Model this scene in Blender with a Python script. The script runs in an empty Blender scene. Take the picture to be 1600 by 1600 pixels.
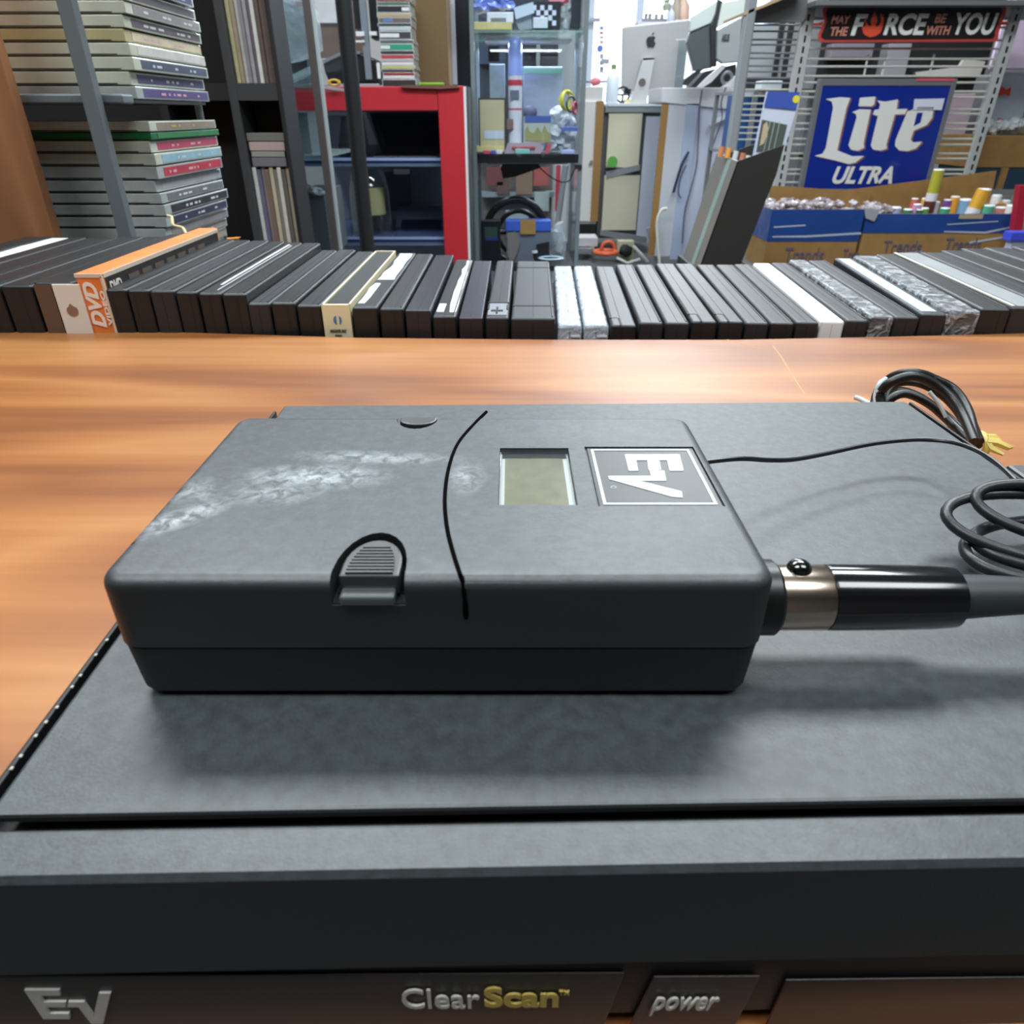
import bpy, bmesh, math, random
from mathutils import Vector, Matrix
random.seed(7)
V = Vector
SC = bpy.context.scene
COL = SC.collection
# ---------------------------------------------------------------- camera
CAMZ = 0.92
F = 1087.0
PITCH = math.radians(29.8)
cam = bpy.data.cameras.new('camera'); camo = bpy.data.objects.new('camera', cam); COL.objects.link(camo)
camo.location = (0, 0, CAMZ); camo.rotation_euler = (math.pi/2 - PITCH, 0, 0)
cam.sensor_width = 36; cam.lens = F/1600*36; cam.clip_start = 0.005; cam.clip_end = 60
cam.dof.use_dof = True; cam.dof.focus_distance = 0.19; cam.dof.aperture_fstop = 42
SC.camera = camo
# ---------------------------------------------------------------- world, lamps, exposure
w = bpy.data.worlds.new('world'); SC.world = w; w.use_nodes = True
w.node_tree.nodes['Background'].inputs[0].default_value = (0.85, 0.93, 1, 1)
w.node_tree.nodes['Background'].inputs[1].default_value = 2.2
SC.view_settings.view_transform = 'Standard'; SC.view_settings.look = 'None'
SC.view_settings.gamma = 1; SC.view_settings.use_curve_mapping = False
SC.view_settings.exposure = 0.5
CEIL = 2.75
def area(name, x, y, z, sx, sy, power, col, rx=0, ry=0):
    l = bpy.data.lights.new(name, 'AREA'); l.shape = 'RECTANGLE'; l.size = sx; l.size_y = sy
    l.energy = power; l.color = col
    o = bpy.data.objects.new(name, l); COL.objects.link(o); o.location = (x, y, z); o.rotation_euler = (rx, ry, 0)
    return o
LAMPS = [(-0.75, 1.5, 34), (0.75, 1.5, 34), (-1.5, 3.4, 34), (1.1, 3.4, 34), (-1.5, 5.4, 26), (1.1, 5.4, 30), (-0.9, -0.3, 20), (0.9, -0.3, 16)]
for i, (x, y, p) in enumerate(LAMPS):
    area('ceiling_lamp_light', x, y, CEIL-0.1, 1.2, 0.6, p, (0.90, 0.97, 1.0))
area('doorway_daylight', 1.1, 6.75, 1.7, 1.4, 1.6, 14, (0.8, 0.9, 1.0), rx=-math.pi/2)

# ---------------------------------------------------------------- projection helpers (photo pixel + real distance -> point)
CT, ST = math.cos(PITCH), math.sin(PITCH)
def ray(px, py):
    a = (px-800)/F; b = (py-800)/F
    return V((a, CT - b*ST, -ST - b*CT))
def P(px, py, Y):
    d = ray(px, py); return V((0, 0, CAMZ)) + d*(Y/d.y)
def PZ(px, py, Z):
    d = ray(px, py); return V((0, 0, CAMZ)) + d*((Z-CAMZ)/d.z)
def proj(p):
    d = p - V((0, 0, CAMZ)); z = d.y*CT - d.z*ST; u = d.y*ST + d.z*CT
    return 800+F*d.x/z, 800-F*u/z

# ---------------------------------------------------------------- mesh helpers
def box(B, x0, x1, y0, y1, z0, z1, M=None):
    vs = [V((x, y, z)) for z in (z0, z1) for y in (y0, y1) for x in (x0, x1)]
    if M is not None: vs = [M @ v for v in vs]
    v = [B.verts.new(p) for p in vs]
    for f in ((0,2,3,1), (4,5,7,6), (0,1,5,4), (2,6,7,3), (0,4,6,2), (1,3,7,5)): B.faces.new([v[i] for i in f])
def prism(B, pts, ext):
    ext = V(ext); pts = [V(p) for p in pts]
    n = V((0, 0, 0))
    for i in range(len(pts)):
        a, b = pts[i], pts[(i+1) % len(pts)]; n += a.cross(b)
    if n.dot(ext) > 0: pts = pts[::-1]
    a = [B.verts.new(p) for p in pts]; b = [B.verts.new(p+ext) for p in pts]
    k = len(pts); B.faces.new(a); B.faces.new(b[::-1])
    for i in range(k): B.faces.new((a[(i+1) % k], a[i], b[i], b[(i+1) % k]))
def cr(pts, n=6):
    pts = [V(p) for p in pts]; out = []
    q = [pts[0]*2-pts[1]] + pts + [pts[-1]*2-pts[-2]]
    for i in range(1, len(q)-2):
        for k in range(n):
            t = k/n; a, b, c, d = q[i-1:i+3]
            out.append(0.5*((2*b)+(c-a)*t+(2*a-5*b+4*c-d)*t*t+(3*b-a-3*c+d)*t**3))
    out.append(pts[-1]); return out
def tube(B, pts, r, n=8, smooth=0):
    pts = [V(p) for p in pts]
    if smooth: pts = cr(pts, smooth)
    rs = r if isinstance(r, (list, tuple)) else [r]*len(pts)
    rings = []; up = V((0.13, 0.21, 1)).normalized()
    for i, p in enumerate(pts):
        t = (pts[min(i+1, len(pts)-1)] - pts[max(i-1, 0)]).normalized()
        s = t.cross(up)
        if s.length < 1e-3: s = t.cross(V((1, 0, 0)))
        s.normalize(); u = s.cross(t)
        rings.append([B.verts.new(p + rs[i]*(math.cos(2*math.pi*k/n)*s + math.sin(2*math.pi*k/n)*u)) for k in range(n)])
    for a, b in zip(rings, rings[1:]):
        for k in range(n): B.faces.new((a[k], a[(k+1) % n], b[(k+1) % n], b[k]))
    B.faces.new(rings[0][::-1]); B.faces.new(rings[-1])
def torus(B, c, R, r, ax='z', n=28, m=8, M=None):
    c = V(c); rings = []
    for i in range(n):
        a = 2*math.pi*i/n; ring = []
        for k in range(m):
            b = 2*math.pi*k/m; q = (R+r*math.cos(b))
            p = {'z': V((q*math.cos(a), q*math.sin(a), r*math.sin(b))), 'y': V((q*math.cos(a), r*math.sin(b), q*math.sin(a))),
                 'x': V((r*math.sin(b), q*math.cos(a), q*math.sin(a)))}[ax]
            ring.append(B.verts.new(c+p if M is None else c + M @ p))
        rings.append(ring)
    for i in range(n):
        a, b = rings[i], rings[(i+1) % n]
        for k in range(m): B.faces.new((a[k], b[k], b[(k+1) % m], a[(k+1) % m]))
def NB(): return bmesh.new()
def finish(name, B, m, parent=None, bevel=0, seg=2, smooth=False, mesh=None):
    if mesh is None:
        bmesh.ops.recalc_face_normals(B, faces=B.faces)
        me = bpy.data.meshes.new(name); B.to_mesh(me); B.free()
    else: me = mesh
    if parent is not None and parent.get('_w'): off = V(parent['_w'])
    elif parent is not None: off = parent.matrix_world.translation.copy()
    else:
        xs = [v.co.x for v in me.vertices]; ys = [v.co.y for v in me.vertices]; zs = [v.co.z for v in me.vertices]
        off = V(((min(xs)+max(xs))/2, (min(ys)+max(ys))/2, min(zs)))
    me.transform(Matrix.Translation(-off))
    me.materials.clear(); me.materials.append(m)
    o = bpy.data.objects.new(name, me); COL.objects.link(o)
    if parent is not None:
        o.parent = parent; o['_w'] = list(off)
    else:
        o.location = off; o['_w'] = list(off)
    if smooth:
        for p in me.polygons: p.use_smooth = True
        me.set_sharp_from_angle(angle=math.radians(40))
    if bevel:
        b = o.modifiers.new('bevel', 'BEVEL'); b.width = bevel; b.segments = seg; b.limit_method = 'ANGLE'; b.angle_limit = math.radians(50)
        if seg > 2:
            for p in me.polygons: p.use_smooth = True
            b.harden_normals = True
    return o
def T(name, label, cat, loc, group=None):
    o = bpy.data.objects.new(name, None); COL.objects.link(o); o.location = V(loc); o['_w'] = list(V(loc)); o.empty_display_size = 0.01
    tag(o, label, cat, group); return o
def tag(o, label, cat, group=None):
    o['label'] = label; o['category'] = cat
    if group: o['group'] = group
    return o
def cut(o, B):
    """carve the closed shape B (in world space) out of mesh object o"""
    off = V(o['_w']); bmesh.ops.recalc_face_normals(B, faces=B.faces)
    me = bpy.data.meshes.new('c'); B.to_mesh(me); B.free(); me.transform(Matrix.Translation(-off))
    c = bpy.data.objects.new('c', me); COL.objects.link(c)
    if o.parent: c.parent = o.parent
    else: c.location = o.location
    m = o.modifiers.new('cut', 'BOOLEAN'); m.operation = 'DIFFERENCE'; m.solver = 'EXACT'; m.object = c
    bpy.context.view_layer.update()
    dg = bpy.context.evaluated_depsgraph_get()
    new = bpy.data.meshes.new_from_object(o.evaluated_get(dg), depsgraph=dg)
    o.modifiers.clear(); o.data = new
    bpy.data.objects.remove(c)
def text_mesh(s, shear=0, bold=0, spacing=1.0, ext=0.0):
    cu = bpy.data.curves.new('t', 'FONT'); cu.body = s; cu.shear = shear; cu.offset = bold; cu.space_character = spacing; cu.extrude = 0.5
    cu.resolution_u = 4
    o = bpy.data.objects.new('t', cu); COL.objects.link(o); bpy.context.view_layer.update()
    dg = bpy.context.evaluated_depsgraph_get(); me = bpy.data.meshes.new_from_object(o.evaluated_get(dg), depsgraph=dg)
    bpy.data.objects.remove(o); return me
def text_on(name, s, o3, ux, uy, th, m, parent, shear=0, bold=0, spacing=1.0):
    """lettering whose bounding box fills the parallelogram from o3 along ux (reading) and uy (up), raised by th along ux x uy"""
    me = text_mesh(s, shear, bold, spacing)
    xs = [v.co.x for v in me.vertices]; ys = [v.co.y for v in me.vertices]
    x0, x1, y0, y1 = min(xs), max(xs), min(ys), max(ys); n = ux.cross(uy).normalized()
    for v in me.vertices:
        a, b, c = (v.co.x-x0)/(x1-x0), (v.co.y-y0)/(y1-y0), v.co.z
        v.co = o3 + ux*a + uy*b + n*(th*(c+0.5))
    return finish(name, None, m, parent, mesh=me)
def text_px(name, s, box4, Y, m, parent, shear=0, bold=0, spacing=1.0, th=0.001):
    """lettering on the vertical plane at distance Y inside the pixel box x0,y0,x1,y1"""
    x0, y0, x1, y1 = box4
    o3 = P(x0, y1, Y); return text_on(name, s, o3, P(x1, y1, Y)-o3, P(x0, y0, Y)-o3 - V((P(x0, y0, Y).x-o3.x, 0, 0)), th, m, parent, shear, bold, spacing)
def ppoly(B, pts, Y, depth, off=0):
    prism(B, [P(x, y, Y) + V((0, off, 0)) for x, y in pts], (0, depth, 0))
def pbox(B, x0, y0, x1, y1, Y, depth, at=None):
    """upright box whose front face spans the pixel box at distance Y (widths read at height at)"""
    ym = (y0+y1)/2 if at is None else at
    box(B, P(x0, ym, Y).x, P(x1, ym, Y).x, Y, Y+depth, P(800, y1, Y).z, P(800, y0, Y).z)

# ---------------------------------------------------------------- materials
MATS = {}
def lin(c):
    if isinstance(c, str):
        c = [int(c[i:i+2], 16)/255 for i in (0, 2, 4)]
        c = [x/12.92 if x <= 0.04045 else ((x+0.055)/1.055)**2.4 for x in c]
    return (*c, 1)
def mat(name, col, rough=0.5, metal=0, bump=0, bscale=200, var=0, vscale=30, spec=0.5, coat=0, emit=0, alpha=1, trans=0):
    if name in MATS: return MATS[name]
    m = bpy.data.materials.new(name); m.use_nodes = True; nt = m.node_tree; b = nt.nodes['Principled BSDF']
    c = lin(col); b.inputs['Base Color'].default_value = c; b.inputs['Roughness'].default_value = rough
    b.inputs['Metallic'].default_value = metal; b.inputs['Specular IOR Level'].default_value = spec
    b.inputs['Coat Weight'].default_value = coat; b.inputs['Coat Roughness'].default_value = 0.15; b.inputs['Alpha'].default_value = alpha
    b.inputs['Transmission Weight'].default_value = trans
    if emit: b.inputs['Emission Color'].default_value = c; b.inputs['Emission Strength'].default_value = emit
    if var or bump:
        tc = nt.nodes.new('ShaderNodeTexCoord')
    if var:
        n = nt.nodes.new('ShaderNodeTexNoise'); n.inputs['Scale'].default_value = vscale; n.inputs['Detail'].default_value = 6
        nt.links.new(tc.outputs['Object'], n.inputs['Vector'])
        r = nt.nodes.new('ShaderNodeMapRange'); r.inputs[1].default_value = 0.3; r.inputs[2].default_value = 0.7; r.inputs[3].default_value = 1-var; r.inputs[4].default_value = 1+var
        nt.links.new(n.outputs[0], r.inputs[0])
        mx = nt.nodes.new('ShaderNodeVectorMath'); mx.operation = 'SCALE'; mx.inputs[0].default_value = c[:3]
        nt.links.new(r.outputs[0], mx.inputs['Scale']); nt.links.new(mx.outputs[0], b.inputs['Base Color'])
    if bump:
        n = nt.nodes.new('ShaderNodeTexNoise'); n.inputs['Scale'].default_value = bscale; n.inputs['Detail'].default_value = 3
        nt.links.new(tc.outputs['Object'], n.inputs['Vector'])
        bp = nt.nodes.new('ShaderNodeBump'); bp.inputs['Strength'].default_value = bump; bp.inputs['Distance'].default_value = 0.3/bscale
        nt.links.new(n.outputs[0], bp.inputs['Height']); nt.links.new(bp.outputs[0], b.inputs['Normal'])
    MATS[name] = m; return m
def glass(name, tint=(0.93, 0.97, 0.97), refl=0.12, rough=0.03):
    if name in MATS: return MATS[name]
    m = bpy.data.materials.new(name); m.use_nodes = True; nt = m.node_tree; nt.nodes.remove(nt.nodes['Principled BSDF'])
    tr = nt.nodes.new('ShaderNodeBsdfTransparent'); tr.inputs[0].default_value = (*tint, 1)
    gl = nt.nodes.new('ShaderNodeBsdfGlossy'); gl.inputs['Roughness'].default_value = rough; gl.inputs[0].default_value = (1, 1, 1, 1)
    lw = nt.nodes.new('ShaderNodeLayerWeight'); lw.inputs[0].default_value = 0.5
    pw = nt.nodes.new('ShaderNodeMath'); pw.operation = 'POWER'; pw.inputs[1].default_value = 4; nt.links.new(lw.outputs['Facing'], pw.inputs[0])
    ad = nt.nodes.new('ShaderNodeMath'); ad.operation = 'MULTIPLY_ADD'; ad.inputs[1].default_value = 0.6; ad.inputs[2].default_value = refl; ad.use_clamp = True
    nt.links.new(pw.outputs[0], ad.inputs[0])
    mx = nt.nodes.new('ShaderNodeMixShader'); nt.links.new(ad.outputs[0], mx.inputs[0]); nt.links.new(tr.outputs[0], mx.inputs[1]); nt.links.new(gl.outputs[0], mx.inputs[2])
    nt.links.new(mx.outputs[0], nt.nodes['Material Output'].inputs[0]); MATS[name] = m; return m
def film(name, haze=(0.8, 0.85, 0.9), amount=0.35, scale=90):
    """crinkled clear wrapping: mostly see-through with a milky, glossy share that follows its creases"""
    if name in MATS: return MATS[name]
    m = bpy.data.materials.new(name); m.use_nodes = True; nt = m.node_tree; b = nt.nodes['Principled BSDF']
    b.inputs['Base Color'].default_value = (*haze, 1); b.inputs['Roughness'].default_value = 0.12; b.inputs['Specular IOR Level'].default_value = 0.9
    tc = nt.nodes.new('ShaderNodeTexCoord'); n = nt.nodes.new('ShaderNodeTexNoise'); n.inputs['Scale'].default_value = scale; n.inputs['Detail'].default_value = 4; n.inputs['Distortion'].default_value = 1.5
    nt.links.new(tc.outputs['Object'], n.inputs['Vector'])
    bp = nt.nodes.new('ShaderNodeBump'); bp.inputs['Strength'].default_value = 1; bp.inputs['Distance'].default_value = 0.6/scale
    nt.links.new(n.outputs[0], bp.inputs['Height']); nt.links.new(bp.outputs[0], b.inputs['Normal'])
    r = nt.nodes.new('ShaderNodeMapRange'); r.inputs[1].default_value = 0.42; r.inputs[2].default_value = 0.62; r.inputs[3].default_value = amount*0.35; r.inputs[4].default_value = min(1, amount*1.8)
    nt.links.new(n.outputs[0], r.inputs[0]); nt.links.new(r.outputs[0], b.inputs['Alpha'])
    MATS[name] = m; return m
def worn_toplit_black(name, base, light, rough, amount, scale, spec=0.9):
    """black moulded plastic with pale rubbed wear, its upward faces lightened in the colour"""
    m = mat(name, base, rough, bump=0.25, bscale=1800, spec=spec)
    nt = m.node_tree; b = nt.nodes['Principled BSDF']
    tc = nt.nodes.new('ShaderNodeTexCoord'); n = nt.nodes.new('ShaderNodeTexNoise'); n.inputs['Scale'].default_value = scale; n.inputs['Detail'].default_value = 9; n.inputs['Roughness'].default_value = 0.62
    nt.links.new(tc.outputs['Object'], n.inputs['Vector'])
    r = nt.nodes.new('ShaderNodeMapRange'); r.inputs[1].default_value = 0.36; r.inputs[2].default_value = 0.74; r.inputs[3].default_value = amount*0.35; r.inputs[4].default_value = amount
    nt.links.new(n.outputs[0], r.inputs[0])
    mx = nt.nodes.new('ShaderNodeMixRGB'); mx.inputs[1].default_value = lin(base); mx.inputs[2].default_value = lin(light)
    sx_ = nt.nodes.new('ShaderNodeSeparateXYZ'); nt.links.new(tc.outputs['Normal'], sx_.inputs[0])   # wear colour masked to upward faces, painting in light from above
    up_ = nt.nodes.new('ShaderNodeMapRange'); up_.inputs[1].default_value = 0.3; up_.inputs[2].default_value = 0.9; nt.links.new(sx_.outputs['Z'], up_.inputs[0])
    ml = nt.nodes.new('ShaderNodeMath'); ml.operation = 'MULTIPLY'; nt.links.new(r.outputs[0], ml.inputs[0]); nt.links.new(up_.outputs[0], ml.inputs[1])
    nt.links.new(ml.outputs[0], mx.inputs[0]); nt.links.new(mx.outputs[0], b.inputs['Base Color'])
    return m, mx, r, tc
def wood(name, c1, c2, c3, scale=6.0, rough=0.3, coat=0.5, stretch=(1, 9, 9)):
    m = bpy.data.materials.new(name); m.use_nodes = True; nt = m.node_tree; b = nt.nodes['Principled BSDF']
    tc = nt.nodes.new('ShaderNodeTexCoord'); mp = nt.nodes.new('ShaderNodeMapping'); mp.inputs['Scale'].default_value = stretch
    nt.links.new(tc.outputs['Object'], mp.inputs[0])
    n = nt.nodes.new('ShaderNodeTexNoise'); n.inputs['Scale'].default_value = scale*0.55; n.inputs['Detail'].default_value = 2; n.inputs['Distortion'].default_value = 0.4
    nt.links.new(mp.outputs[0], n.inputs['Vector'])
    mu = nt.nodes.new('ShaderNodeMath'); mu.operation = 'MULTIPLY'; mu.inputs[1].default_value = 9; nt.links.new(n.outputs[0], mu.inputs[0])
    fr = nt.nodes.new('ShaderNodeMath'); fr.operation = 'PINGPONG'; fr.inputs[1].default_value = 1.0; nt.links.new(mu.outputs[0], fr.inputs[0])
    mp2 = nt.nodes.new('ShaderNodeMapping'); mp2.inputs['Scale'].default_value = (stretch[0]*1.5, stretch[1]*7, stretch[2]*7); nt.links.new(tc.outputs['Object'], mp2.inputs[0])
    n2 = nt.nodes.new('ShaderNodeTexNoise'); n2.inputs['Scale'].default_value = scale*1.6; n2.inputs['Detail'].default_value = 6; nt.links.new(mp2.outputs[0], n2.inputs['Vector'])
    a = nt.nodes.new('ShaderNodeMath'); a.operation = 'MULTIPLY_ADD'; a.inputs[1].default_value = 0.55; nt.links.new(fr.outputs[0], a.inputs[0])
    s = nt.nodes.new('ShaderNodeMath'); s.operation = 'MULTIPLY'; s.inputs[1].default_value = 0.42; nt.links.new(n2.outputs[0], s.inputs[0]); nt.links.new(s.outputs[0], a.inputs[2])
    cr_ = nt.nodes.new('ShaderNodeValToRGB'); e = cr_.color_ramp; e.elements[0].position = 0.2; e.elements[0].color = lin(c1); e.elements[1].position = 0.85; e.elements[1].color = lin(c3)
    k = e.elements.new(0.5); k.color = lin(c2); nt.links.new(a.outputs[0], cr_.inputs[0]); nt.links.new(cr_.outputs[0], b.inputs['Base Color'])
    b.inputs['Roughness'].default_value = rough; b.inputs['Coat Weight'].default_value = coat; b.inputs['Coat Roughness'].default_value = 0.3
    bp = nt.nodes.new('ShaderNodeBump'); bp.inputs['Strength'].default_value = 0.06; bp.inputs['Distance'].default_value = 0.001
    n3 = nt.nodes.new('ShaderNodeTexNoise'); n3.inputs['Scale'].default_value = 25; nt.links.new(tc.outputs['Object'], n3.inputs['Vector'])
    nt.links.new(n3.outputs[0], bp.inputs['Height']); nt.links.new(bp.outputs[0], b.inputs['Normal'])
    return m
BLACK = mat('black_plastic', '17191b', 0.42, bump=0.15, bscale=900)
MATTE = mat('matte_black', '0c0d0e', 0.7)
WHITE = mat('white_paint', 'd9dcdf', 0.5)
CARD = mat('cardboard', '93703f', 0.8, var=0.12, vscale=20)
CHROME = mat('satin_nickel', 'b9aa9a', 0.22, 1)
STEEL = mat('grey_steel', '8d9294', 0.4, 0.3)
def col(h, rough=0.5, **k): return mat('c_'+h+str(rough), h, rough, **k)
# ================================================================ THE ROOM
def struct(name, B, m):
    o = finish(name, B, m); o['kind'] = 'structure'; return o
WALLM = mat('wall_paint', 'a9a7a6', 0.85, var=0.05, vscale=4)
B = NB(); box(B, -4, 4.6, -2.6, 7.2, -0.1, 0); struct('floor', B, mat('floor_carpet', '4a4d50', 0.9, var=0.15, vscale=60))
B = NB(); box(B, -4, 4.6, -2.6, 7.2, CEIL, CEIL+0.1); struct('ceiling', B, mat('ceiling_white', 'c9ccce', 0.9))
B = NB(); box(B, -4.1, -4, -2.6, 7.2, 0, CEIL); struct('wall_left', B, WALLM)
B = NB(); box(B, 4.6, 4.7, -2.6, 7.2, 0, CEIL); struct('wall_right', B, WALLM)
B = NB(); box(B, -4.1, 4.7, -2.7, -2.6, 0, CEIL); struct('wall_front', B, mat('wall_front_paint', '6f6a66', 0.85))
WX0, WX1, WZ0, WZ1 = 0.62, 2.15, 0.12, 2.35
B = NB(); box(B, -4.1, WX0, 7.0, 7.1, 0, CEIL); box(B, WX1, 4.7, 7.0, 7.1, 0, CEIL); box(B, WX0, WX1, 7.0, 7.1, WZ1, CEIL); box(B, WX0, WX1, 7.0, 7.1, 0, WZ0)
struct('wall_back', B, WALLM)
B = NB()
for x in (WX0, 1.02, WX1-0.05): box(B, x, x+0.055, 6.96, 7.06, WZ0, WZ1)
for z in (WZ0, WZ1-0.05): box(B, WX0, WX1, 6.97, 7.05, z, z+0.05)
wf = struct('window_1', B, mat('window_frame_white', 'b9c6d6', 0.4))
B = NB(); box(B, WX0+0.02, WX1-0.02, 7.01, 7.015, WZ0, WZ1); finish('glass_pane', B, glass('window_glass', (1, 1, 1), 0.0), wf)
for x, y, p in LAMPS:
    t = T('ceiling_light', f'rectangular ceiling light, ' + ('left' if x < 0 else 'right') + ' one of the pair ' + {1.5: 'above the showcases', 3.4: 'over the middle of the shop', 5.4: 'nearest the window', -0.3: 'behind the counter'}[y], 'light', (x, y, CEIL), 'ceiling lights'); 
    B = NB()
    for s in (-1, 1): box(B, x+s*0.62-0.02, x+s*0.62+0.02, y-0.33, y+0.33, CEIL-0.06, CEIL); box(B, x-0.62, x+0.62, y+s*0.32-0.015, y+s*0.32+0.015, CEIL-0.06, CEIL)
    finish('frame', B, WHITE, t); B = NB(); box(B, x-0.6, x+0.6, y-0.3, y+0.3, CEIL-0.03, CEIL-0.01); finish('diffuser', B, mat('diffuser', 'ffffff', 0.5, emit=2.0), t)

# ================================================================ COUNTER
HC = 0.117; ZC = CAMZ-HC
edge = [(-620, 500), (-300, 503), (0, 508), (160, 515), (400, 522), (560, 527), (870, 530), (1150, 530), (1400, 525), (1600, 520), (1900, 514), (2300, 510)]
pts = [PZ(x, y, ZC) for x, y in edge]
poly = [V((p.x, p.y, ZC-0.028)) for p in pts] + [V((pts[-1].x, 0.046, ZC-0.028)), V((pts[0].x, 0.046, ZC-0.028))]
WOOD = wood('cherry_laminate', '7c4822', '955c2e', 'a97341', scale=3.2, rough=0.42, coat=0.12, stretch=(1, 6, 6))
ct = T('shop_counter', 'glossy orange-brown wood grain shop counter under the black electronics', 'counter', (0, 0.15, 0))
B = NB(); prism(B, poly, (0, 0, 0.028)); finish('countertop', B, WOOD, ct, bevel=0.0012)
B = NB(); box(B, -0.9, 0.9, 0.05, 0.30, 0, ZC-0.028); finish('counter_base', B, mat('counter_base_brown', '7a4526', 0.5), ct)
B = NB()
for pp in ([(1208, 541), (1222, 560), (1240, 590), (1258, 617)], [(1136, 531), (1160, 537), (1186, 542)]):
    tube(B, [PZ(x, y, ZC+0.0000) for x, y in pp], 0.0003, 5, smooth=3)
finish('scratch', B, col('d9a47c', 0.6), ct)
B = NB(); box(B, -0.95, 0.95, 0.424, 0.66, 0.64, 0.655)
for x in (-0.94, 0.92): box(B, x, x+0.02, 0.42, 0.66, 0, 0.655)
box(B, -0.95, 0.95, 0.655, 0.665, 0, 0.655)
tag(finish('display_shelf', B, mat('shelf_dark', '2a2422', 0.6)), 'dark low shelf behind the counter that carries the row of disc cases', 'shelf')

# ================================================================ RECEIVER
ZL = CAMZ-0.0768   # top of the lid
FL = PZ(0, 1291, ZL); FR = PZ(1600, 1264, ZL)
ang = math.atan2(FR.y-FL.y, FR.x-FL.x)
R0 = V((PZ(0, 1291, ZL).x, FL.y, 0))
ex = V((math.cos(ang), math.sin(ang), 0)); ey = V((-math.sin(ang), math.cos(ang), 0)); ez = V((0, 0, 1))
MR = Matrix((( ex.x, ey.x, 0, FL.x), (ex.y, ey.y, 0, FL.y), (0, 0, 1, 0), (0, 0, 0, 1)))
MRi = MR.inverted()
def RL(p): return MRi @ p
xl = RL(PZ(160, 990, ZL)).x; yb = RL(PZ(800, 631, ZL)).y; xr = RL(PZ(1418, 625, ZL)).x
yf = RL(PZ(200, 1372, ZL)).y
print('receiver', xl, xr, yb, yf, 'ang', math.degrees(ang))
rc = T('wireless_receiver', 'wide black wireless receiver with silver lettering lying across the counter front', 'receiver', (0, 0.13, ZC+0.004))
RB, _, _, _ = worn_toplit_black('receiver_black', '111416', '6c7d85', 0.5, 0.26, 420)
xl += 0.0005
# lid, bezel, chassis
BEZ = yf; LIDF = 0.0012; TH = 0.0018
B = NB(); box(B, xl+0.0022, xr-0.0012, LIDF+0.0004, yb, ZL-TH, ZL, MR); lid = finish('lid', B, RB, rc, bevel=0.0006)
B = NB(); box(B, xl+0.0008, xr, -0.0015, yb-0.001, ZC+0.004, ZL-TH-0.0022, MR)
box(B, xl, xl+0.0009, -0.0002, yb-.004, ZL-0.012, ZL-0.0002, MR)
box(B, xr, xr+0.0009, -0.0002, yb, ZL-0.012, ZL-0.0002, MR)
finish('chassis', B, mat('chassis_black', '101112', 0.5), rc, bevel=0.0003)
B = NB()
for i in range(9):
    x = 160-(i*19+random.uniform(-5, 5)); y = 1000+(160-x)*1.345
    p = PZ(x+5, y+2, ZL); box(B, p.x-0.0002, p.x+0.0002, p.y-0.0002, p.y+0.0003, ZL-0.0002, ZL)
finish('paint_chips', B, col('a8a69a', 0.6), rc)
ZF1 = P(800, 1507, (MR @ V((0.07, BEZ, 0))).y).z   # bottom of the dark front band
B = NB()
prof = [(-0.0000, ZL-0.001), (-0.0008, ZL), (BEZ+0.0007, ZL-0.0002), (BEZ, ZL-0.001), (BEZ-0.0004, ZF1+0.0009), (BEZ+0.0006, ZF1), (0, ZF1)]
prism(B, [MR @ V((xl-0.001, a, b)) for a, b in prof], MR.to_3x3() @ V((xr-xl+0.002, 0, 0)))
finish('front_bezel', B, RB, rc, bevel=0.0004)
PY = BEZ+0.0012
PANEL = mat('panel_dark_gloss', '1f1c1b', 0.45, spec=.3)
B = NB(); box(B, xl-0.001, xr+0.001, PY, -0.0015, ZC+0.0045, ZF1+0.0005, MR); finish('front_panel', B, PANEL, rc)
def FPx(px, py, off=0.0):
    """point on the receiver's front panel seen at pixel px, py"""
    d = MRi.to_3x3() @ ray(px, py); o = MRi @ V((0, 0, CAMZ)); t = (PY-off-o.y)/d.y; return MR @ (o+d*t)
SIL = mat('printed_silver', 'b5b2aa', 0.45); YEL = mat('printed_yellow', 'b09a4c', 0.5)
def fp_poly(B, pts, off=0.0004, th=0.0003):
    prism(B, [FPx(x, y, off) for x, y in pts], MR.to_3x3() @ V((0, th, 0)))
B = NB(); fp_poly(B, [(-60, 1526), (976, 1521), (935, 1625), (-60, 1640)]); finish('name_plate', B, mat('plate_grey', '2b2927', 0.45), rc, bevel=0.0003)
B = NB(); fp_poly(B, [(1022, 1527), (1188, 1526), (1130, 1640), (965, 1640)], 0.0006); pb = finish('power_button', B, mat('plate_grey2', '2d2927', 0.45), rc, bevel=0.0004)
B = NB(); fp_poly(B, [(1228, 1532), (1900, 1524), (1900, 1640), (1180, 1640)], 0.0005); finish('display_window', B, mat('window_amber_reflection', '180c06', 0.3, spec=.35), rc, bevel=0.0004)  # dark amber base colour paints in the counter's reflection
LG = [[(75,695),(185,695),(188,712),(128,712),(136,732),(205,732),(205,748),(145,748),(155,768),(215,768),(218,785),(135,785)],
      [(212,732),(262,732),(292,775),(308,705),(345,705),(322,800),(285,800),(245,748),(210,748)]]
B = NB()
for q in LG: fp_poly(B, [(x/2-0, 1200+y/2) for x, y in q], 0.0007)
finish('maker_emblem', B, SIL, rc)
def fp_text(name, s, bx, m, shear, bold, parent=rc, off=0.0006):
    x0, y0, x1, y1 = bx; o3 = FPx(x0, y1, off); u = FPx(x1, y1, off)-o3; v = FPx(x0, y0, off)-o3; v = V((0, 0, v.z))
    return text_on(name, s, o3, u, v, 0.0003, m, parent, shear, bold)
fp_text('lettering', 'Clear', (630, 1544, 750, 1573), SIL, 0, 0.005)
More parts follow.
